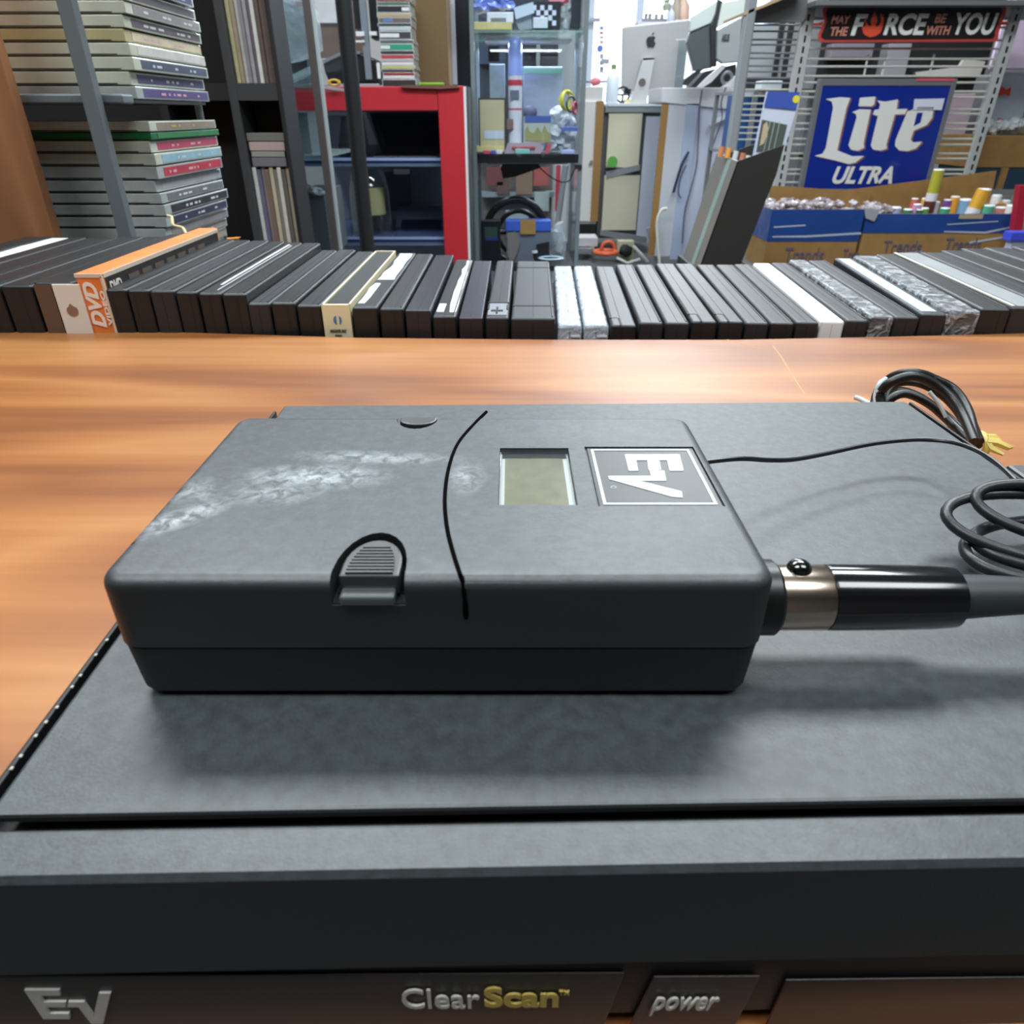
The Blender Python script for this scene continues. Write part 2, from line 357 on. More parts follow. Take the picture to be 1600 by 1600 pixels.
fp_text('lettering', 'Scan', (757, 1541, 872, 1571), YEL, 0, 0.03)
fp_text('lettering', 'TM', (873, 1546, 889, 1552), YEL, 0, 0.01)
fp_text('lettering', 'power', (1013, 1557, 1117, 1584), SIL, 0.35, 0.01, pb, 0.0009)
for px_, py_ in ((80, 1215), (600, 1190)):
    pass
for x in (xl+0.02, xr-0.03):
    for y in (0.012, yb-0.02):
        B = NB(); tube(B, [MR @ V((x, y, ZC+0.0002)), MR @ V((x, y, ZC+0.0045))], 0.006, 16); finish('rubber_foot', B, MATTE, rc)
# (neighbour)
# neighbouring box at the right
q = PZ(1572, 722, ZL)
B = NB(); box(B, q.x, q.x+0.12, q.y-0.09, q.y, ZC, ZL-0.0005)
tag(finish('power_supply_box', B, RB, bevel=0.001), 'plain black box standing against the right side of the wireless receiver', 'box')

# ================================================================ BODYPACK TRANSMITTER
ZT = CAMZ-0.0546; ZB = ZL+0.0002
c0 = PZ(145, 905, ZT); c1 = PZ(1215, 905, ZT); c2 = PZ(1077, 650, ZT); c3 = PZ(372, 648, ZT)
YF_ = (c0.y+c1.y)/2-0.0003; YK = (c2.y+c3.y)/2; XL_ = (c0.x+c3.x)/2; XR_ = (c1.x+c2.x)/2
print('pack', XL_, XR_, YF_, YK, c0, c1, c2, c3)
bp = T('bodypack_transmitter', 'black wireless bodypack transmitter with scuffed lid resting on the receiver', 'transmitter', ((XL_+XR_)/2, (YF_+YK)/2, ZB))
PBK, mx_, r_, tc_ = worn_toplit_black('transmitter_black', '111517', '6c7d85', 0.5, 0.26, 520)
# rubbed chalky scuffs on the lid
nt = PBK.node_tree; bs = nt.nodes['Principled BSDF']
cen = V(bp['_w'])
scf = None
for (px, py, ax, ay, rot, st) in [(490, 745, 0.0125, 0.0048, 0, 1), (265, 815, 0.0115, 0.0030, 0.75, 1), (730, 745, 0.0030, 0.0058, 0, .8), (590, 715, 0.016, 0.0028, -0.05, .7), (300, 770, 0.006, 0.006, 0, .5), (430, 770, 0.008, 0.004, 0, .7)]:
    p = PZ(px, py, ZT)-cen
    mp = nt.nodes.new('ShaderNodeMapping'); mp.vector_type = 'TEXTURE'; mp.inputs['Location'].default_value = (p.x, p.y, p.z); mp.inputs['Rotation'].default_value = (0, 0, rot); mp.inputs['Scale'].default_value = (ax, ay, 0.004)
    nt.links.new(tc_.outputs['Object'], mp.inputs[0])
    ln = nt.nodes.new('ShaderNodeVectorMath'); ln.operation = 'LENGTH'; nt.links.new(mp.outputs[0], ln.inputs[0])
    mr = nt.nodes.new('ShaderNodeMapRange'); mr.inputs[1].default_value = 1.25; mr.inputs[2].default_value = 0.1; mr.inputs[3].default_value = 0; mr.inputs[4].default_value = st
    nt.links.new(ln.outputs['Value'], mr.inputs[0])
    if scf is None: scf = mr.outputs[0]
    else:
        a = nt.nodes.new('ShaderNodeMath'); a.operation = 'MAXIMUM'; nt.links.new(scf, a.inputs[0]); nt.links.new(mr.outputs[0], a.inputs[1]); scf = a.outputs[0]
n = nt.nodes.new('ShaderNodeTexNoise'); n.inputs['Scale'].default_value = 420; n.inputs['Detail'].default_value = 8; n.inputs['Roughness'].default_value = 0.65; n.inputs['Distortion'].default_value = 0.8
nt.links.new(tc_.outputs['Object'], n.inputs['Vector'])
rr = nt.nodes.new('ShaderNodeMapRange'); rr.inputs[1].default_value = 0.40; rr.inputs[2].default_value = 0.68; nt.links.new(n.outputs[0], rr.inputs[0])
mm = nt.nodes.new('ShaderNodeMath'); mm.operation = 'MULTIPLY'; nt.links.new(scf, mm.inputs[0]); nt.links.new(rr.outputs[0], mm.inputs[1])
mq = nt.nodes.new('ShaderNodeMixRGB'); mq.inputs[2].default_value = lin('a9b1b4'); nt.links.new(mm.outputs[0], mq.inputs[0]); nt.links.new(mx_.outputs[0], mq.inputs[1]); nt.links.new(mq.outputs[0], bs.inputs['Base Color'])
def rrect(x0, x1, y0, y1, r, n=5):
    out = []
    for cx, cy, a0 in ((x1-r, y1-r, 0), (x0+r, y1-r, 90), (x0+r, y0+r, 180), (x1-r, y0+r, 270)):
        for k in range(n+1):
            a = math.radians(a0+90*k/n); out.append((cx+r*math.cos(a), cy+r*math.sin(a)))
    return out
def shell(B, x0, x1, y0, y1, r, prof):
    """rounded box from (inset, z) levels"""
    prev = None
    for ins, z in prof:
        ring = [B.verts.new((x, y, z)) for x, y in rrect(x0+ins, x1-ins, y0+ins, y1-ins, max(r-ins, 0.0003))]
        if prev is None: B.faces.new(ring[::-1])
        else:
            k = len(ring)
            for i in range(k): B.faces.new((prev[i], prev[(i+1) % k], ring[(i+1) % k], ring[i]))
        prev = ring
    B.faces.new(prev)
ZS = P(700, 1012, YF_).z
br = 0.0021
prof = [(0, ZS)] + [(br*(1-math.cos(math.radians(a))), ZT-br+br*math.sin(math.radians(a))) for a in (0, 18, 36, 54, 72, 90)]
B = NB(); shell(B, XL_, XR_, YF_, YK, 0.0035, prof)
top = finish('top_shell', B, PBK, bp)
# seam between battery door and body: curved groove over the lid and down the front
sm = [(760, 642), (740, 662), (715, 692), (701, 730), (695, 775), (698, 820), (708, 862), (722, 905)]
s3 = [PZ(x, y, ZT+0.0002) for x, y in sm]; s3 = cr(s3, 5)
s3[-1].y = YF_+br*0.4; s3[-1].z = ZT-br*0.35
s3 += [V((s3[-1].x+0.0002, YF_-0.00005, ZT-br)), V((s3[-1].x+0.0003, YF_, ZT-br-0.002)), V((s3[-1].x+0.0003, YF_, ZT-br-0.0042))]
B = NB(); tube(B, s3, 0.00042, 8); cut(top, B)
B = NB(); tube(B, [p-V((0, -0.00012 if p.z < ZT-0.001 else 0, 0.00022)) for p in s3], 0.00034, 8); finish('seam_shade_fill', B, mat('seam_black', '020202', 0.95, spec=0.05), bp, smooth=True)  # near-black tube laid in the groove to paint its shade
# latch pocket (front) and latch pocket (rear)
lx0, lx1 = P(517, 935, YF_).x, P(633, 935, YF_).x; lz = P(570, 946, YF_).z; lyb = PZ(585, 832, ZT).y
def dshape(x0, x1, y0, y1, n=12, lean=0):
    out = [(x0, y0)]
    cx = (x0+x1)/2
    for k in range(n+1):
        a = math.pi - math.pi*k/n
        out.append((cx+(x1-x0)/2*math.cos(a)+lean*math.sin(a), y0+(y1-y0)*(0.32+0.68*math.sin(a)) if 0 < k < n else y0+(y1-y0)*0.32))
    out.append((x1, y0)); return out
B = NB(); prism(B, [V((x, y, lz)) for x, y in dshape(lx0, lx1, YF_-0.002, lyb)], (0, 0, 0.03)); cut(top, B)
rx0, rx1 = PZ(622, 648, ZT).x, PZ(688, 648, ZT).x; ryf = PZ(655, 670, ZT).y
B = NB(); prism(B, [V((x, 2*YK-y, ZT-0.004)) for x, y in dshape(rx0, rx1, YK-0.002, 2*YK-ryf)], (0, 0, 0.03)); cut(top, B)
# slits at the left edge
for (xa, ya) in ((197, 847), (358, 662)):
    p = PZ(xa, ya, ZT); B = NB(); box(B, XL_-0.002, p.x+0.0012, p.y-0.0004, p.y+0.0004, ZT-0.0025, ZT+0.002); cut(top, B)
# window and emblem pockets
wx0, wx1 = (PZ(782, 700, ZT).x+PZ(777, 788, ZT).x)/2, (PZ(892, 700, ZT).x+PZ(898, 788, ZT).x)/2; wy1 = PZ(800, 700, ZT).y; wy0 = PZ(800, 789, ZT).y
B = NB(); box(B, wx0, wx1, wy0, wy1, ZT-0.0014, ZT+0.002); cut(top, B)
ex0, ex1 = (PZ(916, 700, ZT).x+PZ(930, 790, ZT).x)/2, (PZ(1090, 700, ZT).x+PZ(1126, 790, ZT).x)/2; ey1 = PZ(1000, 698, ZT).y; ey0 = PZ(1000, 791, ZT).y
B = NB(); box(B, ex0, ex1, ey0, ey1, ZT-0.0005, ZT+0.002); cut(top, B)
for p in top.data.polygons: p.use_smooth = True
top.data.set_sharp_from_angle(angle=math.radians(32))
# bottom shell
B = NB(); shell(B, XL_+0.0002, XR_-0.0002, YF_+0.0002, YK-0.0002, 0.0034, [(0.0025, ZB), (0.0012, ZB+0.0005), (0.0006, ZB+0.0016), (0, ZS-0.0004), (0.0007, ZS-0.0002), (0.0007, ZS+0.0001)])
bt = finish('bottom_shell', B, mat('transmitter_black_lower', '131516', 0.55, bump=0.2, bscale=1500), bp, smooth=True)
# latch slider
lt = None
B = NB(); m_ = 0.0009; ztop = ZT-0.0005
prism(B, [V((x, y, lz+0.0004)) for x, y in dshape(lx0+m_, lx1-m_, YF_+0.0018, lyb-0.0012)], (0, 0, ztop-lz-0.0004)); 
lt = finish('latch', B, mat('latch_black', '2b2f31', 0.42, spec=.9), bp, bevel=0.0003)
B = NB()
ny = 9; stp = (lyb-YF_-0.0052)/ny
for k in range(ny):
    y = YF_+0.0022+stp*k; f = k/ny; half = (lx1-lx0-0.0036)/2*math.sqrt(max(0.05, 1-f*f*0.8)); cx = (lx0+lx1)/2
    box(B, cx-half, cx+half, y, y+stp*.5, ztop-.0002, ztop+.00035)
finish('grip_rib', B, mat('latch_black', '2b2f31', 0.42, spec=.9), lt)
B = NB(); box(B, lx0+0.0012, lx1-0.0014, YF_-0.0006, YF_+0.0019, lz+0.0003, lz+0.0018); finish('latch_lip', B, mat('latch_gloss', '4a4f50', 0.25, spec=.9), lt, bevel=0.0004)
B = NB(); prism(B, [V((x, 2*YK-y, ZT-0.0039)) for x, y in dshape(rx0+0.0006, rx1-0.0006, YK+0.0002, 2*YK-ryf-0.0030)], (0, 0, 0.0036)); finish('latch', B, mat('latch_black', '2b2f31', 0.42, spec=.9), bp, bevel=0.0003)
B = NB(); prism(B, [V((x, y, lz+0.00002)) for x, y in dshape(lx0+.00005, lx1-.00005, YF_+.0002, lyb-.0003)], (0, 0, 0.0002)); finish('latch_recess_shade', B, MATTE, bp)  # thin black sheet paints the pocket floor as shaded
# LCD window
B = NB(); box(B, wx0+0.0001, wx1-0.0001, wy0+0.0001, wy1-0.0001, ZT-0.0014, ZT-0.0012)
wd = finish('display_window', B, mat('window_rim', 'd5dbdb', 0.25), bp)
B = NB(); box(B, wx0+0.0010, wx1-0.0012, wy0+0.0003, wy1-0.0013, ZT-0.0012, ZT-0.0011); finish('screen', B, mat('lcd_grey', '8f8d7c', 0.2, var=0.15, vscale=300, coat=0.5), wd)
B = NB(); box(B, wx0+0.0005, wx1-0.0005, wy1-0.0022, wy1-0.0004, ZT-0.0011, ZT-0.0010); finish('mask', B, mat('lcd_dark', '34393b', 0.3), wd)
B = NB(); box(B, wx0+0.0001, wx1-0.0001, wy0+0.0001, wy1-0.0001, ZT-0.0004, ZT-0.0002); finish('clear_cover', B, glass('window_cover', (0.95, 0.96, 0.95), 0.05), wd, bevel=0.0001)
# emblem plate
B = NB(); box(B, ex0+0.0004, ex1-0.0002, ey0+0.0002, ey1-0.0002, ZT-0.0005, ZT-0.0002)
pl = finish('emblem_plate', B, mat('plate_charcoal', '303437', 0.4), bp, bevel=0.0001)
B = NB(); t_ = 0.0005; a0, a1, b0, b1 = ex0+0.0011, ex1-0.0010, ey0+0.0008, ey1-0.0009; za, zb = ZT-0.0002, ZT-0.0001
for bb in ((a0, a1, b0, b0+t_), (a0, a1, b1-t_, b1), (a0, a0+t_, b0+t_, b1-t_), (a1-t_, a1, b0+t_, b1-t_)): box(B, bb[0], bb[1], bb[2], bb[3], za, zb)
WPR = mat('printed_white', 'c4cbcb', 0.45)
finish('border', B, WPR, pl)
B = NB()
W_, H_ = ex1-ex0, ey1-ey0
for q_ in ([(815,268),(1022,268),(1038,330),(985,330),(975,290),(945,290),(953,326),(905,326),(900,290),(858,290),(866,330),(830,330)],
           [(908,326),(965,330),(972,368),(868,368),(1030,408),(1034,432),(992,428),(756,362),(752,350),(915,350)]):
    prism(B, [PZ(640+x/2.424, 600+y/2.424, za) for x, y in q_], (0, 0, 0.0001))
finish('emblem', B, WPR, pl)
B = NB(); torus(B, (ex0+W_*0.17, ey1-H_*0.70, za), 0.0004, 0.00008, n=14, m=5); finish('registered_mark', B, WPR, pl)
# antenna wire
wp = [(1128, 723, 0.30), (1150, 717, .34), (1200, 719, .5), (1240, 718, .6), (1290, 709, .66), (1350, 696, .68), (1400, 689, .68), (1450, 687, .66), (1500, 694, .6), (1550, 718, .55), (1600, 765, .5), (1640, 815, .45), (1690, 880, .4)]
wq_ = [PZ(x, y, ZT-0.0225*h*0.7-0.004) for x, y, h in wp]; wq_ = [V((XR_-.0015, wq_[0].y-.0004, wq_[0].z-.0004))]+wq_[1:]+[V((wq_[-1].x+.006, wq_[-1].y-.006, ZL+.001))]
B = NB(); tube(B, wq_, 0.00055, 8, smooth=5)
finish('antenna_wire', B, mat('wire_black', '121418', 0.35), bp, smooth=True)
# connector socket on the transmitter
CY = YF_+0.0115; CZ = P(1265, 933, CY).z
sx = XR_-0.0004; X = lambda px, py=932: P(px, py, CY).x*0.955
B = NB(); tube(B, [(sx, CY, CZ), (X(1222), CY, CZ), (X(1228), CY, CZ)], [0.0060, 0.0060, 0.0055], 32); finish('socket', B, mat('socket_black', '0f1011', 0.35), bp, bevel=0.0003, smooth=True)
# ---- microphone plug
pg = T('microphone_plug', 'nickel and glossy black microphone plug pushed into the transmitter', 'plug', (X(1312), CY, CZ-0.0053))
rC = (P(800, 880, CY).z-P(800, 986, CY).z)/2
rC = 0.0052
B = NB(); tube(B, [(X(a), CY, CZ) for a in (1223, 1226, 1306, 1311)], [rC*.93, rC, rC, rC*.96], 40); cl = finish('collar', B, CHROME, pg, smooth=True)
B = NB(); cpt = V((X(1261), CY+0.0005, CZ+rC-0.0001))
bmesh.ops.create_uvsphere(B, u_segments=20, v_segments=12, radius=0.0019, matrix=Matrix.Translation(cpt) @ Matrix.Scale(0.8, 4, (0, 0, 1))); finish('release_button', B, mat('button_gloss', '060606', 0.08, coat=1), cl, smooth=True)
B = NB(); tube(B, [(X(a), CY, CZ) for a in (1311, 1316, 1400, 1480, 1518, 1523)], [rC*.99, rC*1.01, rC*1.0, rC*.97, rC*.92, rC*.80], 40); finish('barrel', B, mat('barrel_gloss', '0b0c10', 0.13, coat=0.6), pg, smooth=True)
B = NB(); CY2, CZ2 = CY, CZ+0.0004
tube(B, [(X(1520), CY, CZ), (X(1560), CY, CZ+0.0002), (X(1640), CY, CZ+0.0003), (X(1700), CY, CZ+0.0003)], [0.0036, 0.0034, 0.0029, 0.0026], 28); finish('strain_relief', B, mat('rubber_grey', '272c2e', 0.5), pg, smooth=True)
# ---- coiled microphone cable on the lid, at the right edge
B = NB()
def loopc(c, rx, ry, tilt, z0, n=14, a0=0, turns=1.0, lift=0.0):
    out = []
    for i in range(int(n*turns)+1):
        a = a0+2*math.pi*i/n
        p = V((rx*math.cos(a), ry*math.sin(a), lift*math.sin(a)))
        out.append(V(c)+V((p.x*math.cos(tilt)-p.y*math.sin(tilt), p.x*math.sin(tilt)+p.y*math.cos(tilt), z0+p.z)))
    return out
cc = PZ(1650, 885, ZL)
for k, (rx, ry, tl, z, dx, dy, lf) in enumerate([(0.0215, .0085, -.30, .008, 0, 0, .003), (0.018, .008, -.1, .005, .001, -.001, .001), (0.0195, .0095, .15, .0035, 0, .0005, .001), (0.017, .006, -.5, .0105, .001, .001, .003)]):
    tube(B, loopc((cc.x+dx, cc.y+dy, ZL), rx, ry, tl, z, turns=1.0, lift=lf), 0.0011, 10, smooth=3)
tube(B, [(X(1690), CY, CZ+.0003), (X(1760), CY+.002, CZ-.001), (cc.x+.030, cc.y-.004, ZL+.005), (cc.x+.033, cc.y+.006, ZL+.004), (cc.x+.024, cc.y+.012, ZL+.004), (cc.x+.006, cc.y+.0095, ZL+.004)], 0.0011, 10, smooth=5)
tag(finish('microphone_cable', B, mat('cable_charcoal', '1d2224', 0.4), smooth=True), 'charcoal microphone cable coiled on the receiver beside the plug', 'cable')
# ---- coiled antenna / power cord behind the receiver
B = NB(); Bw = NB()
pc = PZ(1445, 640, ZC+0.012)
def cordloop(pxs, h, r=0.00165, bb=None):
    tube(bb if bb is not None else B, [PZ(x, y, ZC+h*0.001+hh*0.001) for x, y, hh in pxs], r, 10, smooth=5)
cordloop([(1524, 694, 0), (1490, 660, 2), (1440, 622, 5), (1405, 610, 7), (1378, 620, 5), (1372, 640, 2), (1385, 625, 6), (1400, 600, 10), (1430, 592, 12), (1460, 605, 10), (1495, 640, 5), (1518, 675, 1), (1528, 696, 0)], 9)
cordloop([(1526, 692, 0), (1505, 655, 3), (1478, 622, 7), (1440, 600, 11), (1405, 598, 10), (1386, 615, 7), (1384, 640, 2), (1400, 650, 0), (1440, 655, 0), (1480, 675, 0), (1520, 695, 0)], 14)
cordloop([(1520, 695, 0), (1480, 655, 3), (1450, 630, 7), (1415, 615, 9), (1390, 625, 7), (1375, 650, 1), (1366, 640, 0), (1372, 610, 5), (1395, 588, 12), (1425, 582, 15), (1455, 590, 13), (1490, 615, 8), (1515, 655, 3), (1530, 690, 0)], 18)
cordloop([(1522, 690, 0), (1500, 640, 5), (1470, 607, 10), (1430, 588, 14), (1395, 596, 12), (1376, 615, 7), (1380, 645, 1)], 22)
cordloop([(1525, 690, 0), (1512, 640, 5), (1490, 608, 9), (1460, 592, 12)], 20)
cd = T('cable_bundle', 'black power cable bundled into loops behind the receiver, tied with yellow', 'cable', (pc.x, pc.y, ZC))
finish('cord', B, mat('cord_black', '141516', 0.42), cd, smooth=True)
for q_, hh_, rr_ in (([(1372, 640, 0), (1368, 618, 4), (1374, 600, 8), (1384, 592, 9)], 20, .0009), ([(1478, 652, 0), (1468, 632, 4), (1452, 612, 8)], 23, .0007), ([(1336, 621, 0), (1345, 624, 0), (1360, 632, 0)], 3, .0011)):
    Bw = NB(); cordloop(q_, hh_, rr_, Bw); finish('stripe', Bw, mat('cord_stripe', 'b9c4c8', 0.4), cd, smooth=True)
B = NB()
tp = PZ(1530, 696, ZC+0.012)
torus(B, tp, 0.0042, 0.0013, ax='x', n=18, m=6)
tube(B, [tp+V((0, -.003, .003)), tp+V((.003, -.004, .003)), tp+V((.006, -.006, .002)), tp+V((.008, -.0055, .002))], [0.0016, .0015, .0013, .0006], 6)
tube(B, [tp+V((0, -.003, .003)), tp+V((.001, -.005, .001)), tp+V((.004, -.008, .000))], [0.0014, .0013, .0006], 6)
tube(B, [tp+V((0, -.002, .004)), tp+V((.003, -.002, .004)), tp+V((.005, -.003, .003))], [0.0014, .0013, .0006], 6)
finish('cable_tie', B, mat('tie_yellow', 'd8c46a', 0.5), cd, smooth=True)
# ================================================================ ROW OF DISC CASES BEHIND THE COUNTER
YD = 0.426; LEN = 0.190; ZSH = 0.665
ORD = ['', 'first', 'second', 'third', 'fourth', 'fifth', 'sixth', 'seventh', 'eighth', 'ninth', 'tenth', 'eleventh']
DVD = mat('dvd_black', '1b1d20', 0.42, bump=0.08, bscale=400, var=0.1, vscale=12)
DVD2 = mat('dvd_charcoal', '25272b', 0.44, bump=0.08, bscale=400)
DVD3 = mat('dvd_violet_black', '23242f', 0.35, bump=0.08, bscale=400)
PAPER = mat('paper_white', 'd5dade', 0.6, var=0.1, vscale=60)
CREAM = mat('paper_cream', 'e2d9b4', 0.6)
GROUP = 'disc cases in the row behind the counter'
def case_M(fl, fr, yf, bl):
    f = P(fl, yf, YD); g = P(fr, yf, YD); w_ = (g.x-f.x)*0.975; a = 0
    if bl is not None:
        for _ in range(30):
            b_ = f+V((LEN*math.sin(a), LEN*math.cos(a), 0)); a += (bl-proj(b_)[0])/1087*0.55/LEN*0.8
    M = Matrix.Translation(V((f.x, f.y, 0))) @ Matrix.Rotation(-a, 4, 'Z')
    return M, w_, f.z
def disc_case(fl, fr, yf, bl, kind, label):
    M, W, zt = case_M(fl, fr, yf, bl)
    t = T('disc_case', label, 'disc case', M @ V((W/2, LEN/2, ZSH)), GROUP)
    z0 = ZSH+0.0003
    bm_ = {'plain': DVD, 'grey': DVD2, 'violet': DVD3, 'torn': DVD, 'label': DVD, 'bluelabel': DVD2, 'thinlabel': DVD, 'wrap': DVD, 'cover': DVD2, 'clasp': DVD, 'wide': DVD2, 'notch': DVD, 'whitesleeve': DVD, 'cream': DVD2,
           'clear': mat('clear_case', 'a9b8c6', 0.18, bump=0.9, bscale=160, var=0.25, vscale=70, spec=0.8, coat=0.6), 'white': mat('white_case', 'e9eeee', 0.35), 'orange': CARD, 'pick': DVD}[kind]
    s = W*(0.42 if kind in ('notch',) else 0.5)
    if kind in ('orange', 'cream'):
        pass
    else:
        B = NB(); box(B, 0, W, 0, LEN, z0, zt, M); body_ = finish('case', B, bm_, t, bevel=0.0019 if kind != 'violet' else 0.0008, seg=3)
        if kind not in ('wrap', 'cover', 'torn'):
            B = NB(); o_ = s if kind != 'plain' else W*random.choice((.3, .62, .68))
            box(B, o_-.00016, o_+.00016, .002, LEN-.002, zt-.0002, zt+.00006, M); box(B, o_-.00016, o_+.00016, -.00006, .0002, z0, zt-.0022, M); finish('seam', B, MATTE if kind != 'white' else col('b5babb', .5), t)
        if kind in ('plain', 'grey', 'wide', 'label'):
            B = NB(); box(B, W-.0024, W-.0014, .003, LEN-.003, zt-.0004, zt+.00045, M); finish('rib', B, bm_, t, bevel=.0003)
    def strip(name, x0, x1, y0, y1, m, h=0.0003, z=None):
        B = NB(); zz = zt if z is None else z; box(B, x0*W, x1*W, y0*LEN, y1*LEN, zz-0.0002, zz+h, M); return finish(name, B, m, t)
    def ragged(name, x0, x1, y0, y1, m, jag=0.12, n=9, h=0.0003):
        B = NB(); L = []; Rr = []
        for i in range(n+1):
            y = (y0+(y1-y0)*i/n)*LEN
            L.append(M @ V(((x0+random.uniform(0, jag))*W, y, zt-0.0001))); Rr.append(M @ V(((x1-random.uniform(0, jag*.3))*W, y, zt-0.0001)))
        prism(B, L+Rr[::-1], (0, 0, h)); return finish(name, B, m, t)
    if kind == 'torn': ragged('torn_label', .1, .9, .42, .97, mat('label_bluewhite', 'c6d3dc', 0.45, var=0.15, vscale=90), 0.25); ragged('torn_label', .05, .45, .05, .36, mat('label_bluewhite', 'c6d3dc', 0.45), 0.2, 4)
    if kind == 'label': ragged('torn_label', .55, .95, .05, .96, PAPER, 0.18); strip('price_sticker', .12, .42, .05, .16, PAPER, 0.0004)
    if kind == 'bluelabel': strip('label', .12, .72, .03, .97, mat('label_paleblue', 'bccbdb', 0.35, var=0.12, vscale=50))
    if kind == 'thinlabel': ragged('label', .38, .52, .12, .93, PAPER, 0.04); strip('label_line', .68, .74, .04, .9, col('b9bcc0', .5))
    if kind == 'whitesleeve': ragged('white_sleeve', .1, .62, .0, .96, PAPER, 0.08, 14)
    if kind == 'clasp':
        strip('clasp_recess', .08, .9, .03, .19, mat('clasp_grey', '7b8086', 0.4), 0.0002)
        B = NB(); box(B, .2*W, .72*W, .075*LEN, .092*LEN, zt, zt+.0006, M); box(B, .42*W, .5*W, .045*LEN, .13*LEN, zt, zt+.0007, M); box(B, .0*W, .95*W, .19*LEN, .198*LEN, zt-.0002, zt+.0006, M); box(B, .86*W, .93*W, .10*LEN, .16*LEN, zt-.0002, zt+.0006, M); box(B, .04*W, .11*W, .10*LEN, .16*LEN, zt-.0002, zt+.0006, M)
        finish('clasp', B, MATTE, t)
    if kind == 'wide':
        for y in (.16, .84): strip('crossbar', .02, .98, y, y+.012, MATTE, 0.0002)
    if kind == 'notch':
        B = NB(); y = .09*LEN
        box(B, .12*W, .34*W, y, y+.0007, zt-.0002, zt+.00015, M); box(B, .34*W, .4*W, .0, y, zt-.0002, zt+.00015, M); box(B, .0, .1*W, y-.0003, .35*LEN, zt-.0002, zt+.00015, M)
        finish('clasp_notch', B, MATTE, t)
    if kind in ('wrap', 'clear'):
        B = NB(); box(B, -.02*W, 1.02*W, -.0005, LEN+.0005, z0, zt+.0006, M); finish('plastic_wrap', B, film('crinkled_wrap', (0.75, 0.8, 0.85), 0.33 if kind == 'wrap' else .33, 130), t, bevel=0.002)
    if kind == 'clear':
        B = NB()
        for dz in (0.006, 0.0105): box(B, .55*W, .95*W, -.0009, -.0002, zt-dz-.0012, zt-dz, M)
        finish('hinge_tab', B, mat('clear_edge', 'dfe6ec', 0.25), t)
    if kind == 'cover':
        strip('paper_insert', .2, .98, .01, .99, mat('insert_grey', '8f9496', 0.35, var=0.1, vscale=30), 0.0004)
        strip('paper_edge', .02, .12, .01, .99, mat('insert_edge', 'cfccc0', 0.6), 0.0006)
    if kind == 'cream':
        B = NB(); box(B, .05*W, .95*W, .002, LEN-.002, z0, zt-.0006, M); finish('case', B, DVD2, t, bevel=.001)
        B = NB(); z1 = zt-0.026
        box(B, 0, W, -.0004, .0018, z1, zt, M); box(B, 0, .06*W, 0, LEN, z0, zt, M); box(B, .94*W, W, 0, LEN, z0, zt, M)
        box(B, 0, W, LEN-.0015, LEN, z0, zt, M)
        sl = finish('paper_sleeve', B, CREAM, t)
        B = NB(); c = M @ V((W/2, -.0006, zt-.0092)); rr_ = .0028
        prism(B, [c+V((rr_*.8*math.cos(a), 0, rr_*math.sin(a))) for a in [math.radians(x) for x in range(100, 260, 20)]]+[c+V((-.0003, 0, -rr_))], (0, .0003, 0))
        prism(B, [c+V((rr_*.8*math.cos(a)+.0006, 0, rr_*math.sin(a))) for a in [math.radians(x) for x in range(-70, 80, 20)]], (0, .0003, 0))
        finish('emblem', B, col('4f7fa8', .5), sl)
        o3 = M @ V((.2*W, -.0006, zt-.0165)); text_on('lettering', 'ANCHOR BAY', o3, V((.6*W, 0, 0)), V((0, 0, .0018)), .0002, col('3a3a36', .6), sl, 0, .03)
        o3 = M @ V((.36*W, -.0006, zt-.0188)); text_on('lettering', 'ENTERTAINMENT', o3, V((.26*W, 0, 0)), V((0, 0, .0010)), .0002, col('3a3a36', .6), sl)
    if kind == 'orange':
        ORG = mat('box_orange', 'dd7a3a', 0.5, var=0.12, vscale=60); INK = mat('box_black', '15120f', 0.5); WHT = mat('box_print_white', 'e8ddd2', 0.6)
        B = NB(); box(B, .0, W, 0, LEN*.99, z0, zt, M); bx = finish('carton', B, ORG, t, bevel=.0012)
        B = NB(); box(B, W-.0001, W+.0003, .003, LEN*.97, z0, zt-.003, M); sd = finish('side_panel', B, INK, t)
        B = NB(); box(B, W-.0006, W+.0004, .002, LEN*.98, zt-.003, zt-.0006, M); box(B, 0, W, -.0003, .0008, zt-.0025, zt-.0003, M); box(B, W-.001, W+.0003, -.0003, .0012, z0, zt-.002, M); finish('worn_edge', B, mat('worn_card', 'cdbfae', .8), t)
        R3 = M.to_3x3()
        text_on('lettering', 'DVD', M @ V((.70*W, -.0001, zt-.032)), V((0, 0, .027)), R3 @ V((-.52*W, 0, 0)), .0003, WHT, bx, .25, .04)
        text_on('lettering', 'VIDEO', M @ V((.93*W, -.0001, zt-.031)), V((0, 0, .021)), R3 @ V((-.16*W, 0, 0)), .0003, WHT, bx, 0, .03)
        o3 = M @ V((W+.0002, .006, zt-.0125)); text_on('lettering', 'DVD', o3, R3 @ V((0, .014, 0)), V((0, 0, .0065)), .0003, WHT, sd, .1, .03)
        for k in range(7):
            B = NB(); y = .03+k*.0185; box(B, W+.0002, W+.0005, y, y+.0135, zt-.0115+.0007*(k % 2), zt-.0065, M); finish('torn_patch', B, mat('torn_brown', '5d5148', .8), sd)
        tw = M @ V((W*.2, LEN*.82, zt)); B = NB()
        tube(B, [tw, tw+V((-.004, .004, .004)), tw+V((-.010, .003, .006)), tw+V((-.012, .008, .011)), tw+V((-.016, .010, .012))], .0011, 6, smooth=4); finish('string', B, col('d9cfa0', .8), t, smooth=True)
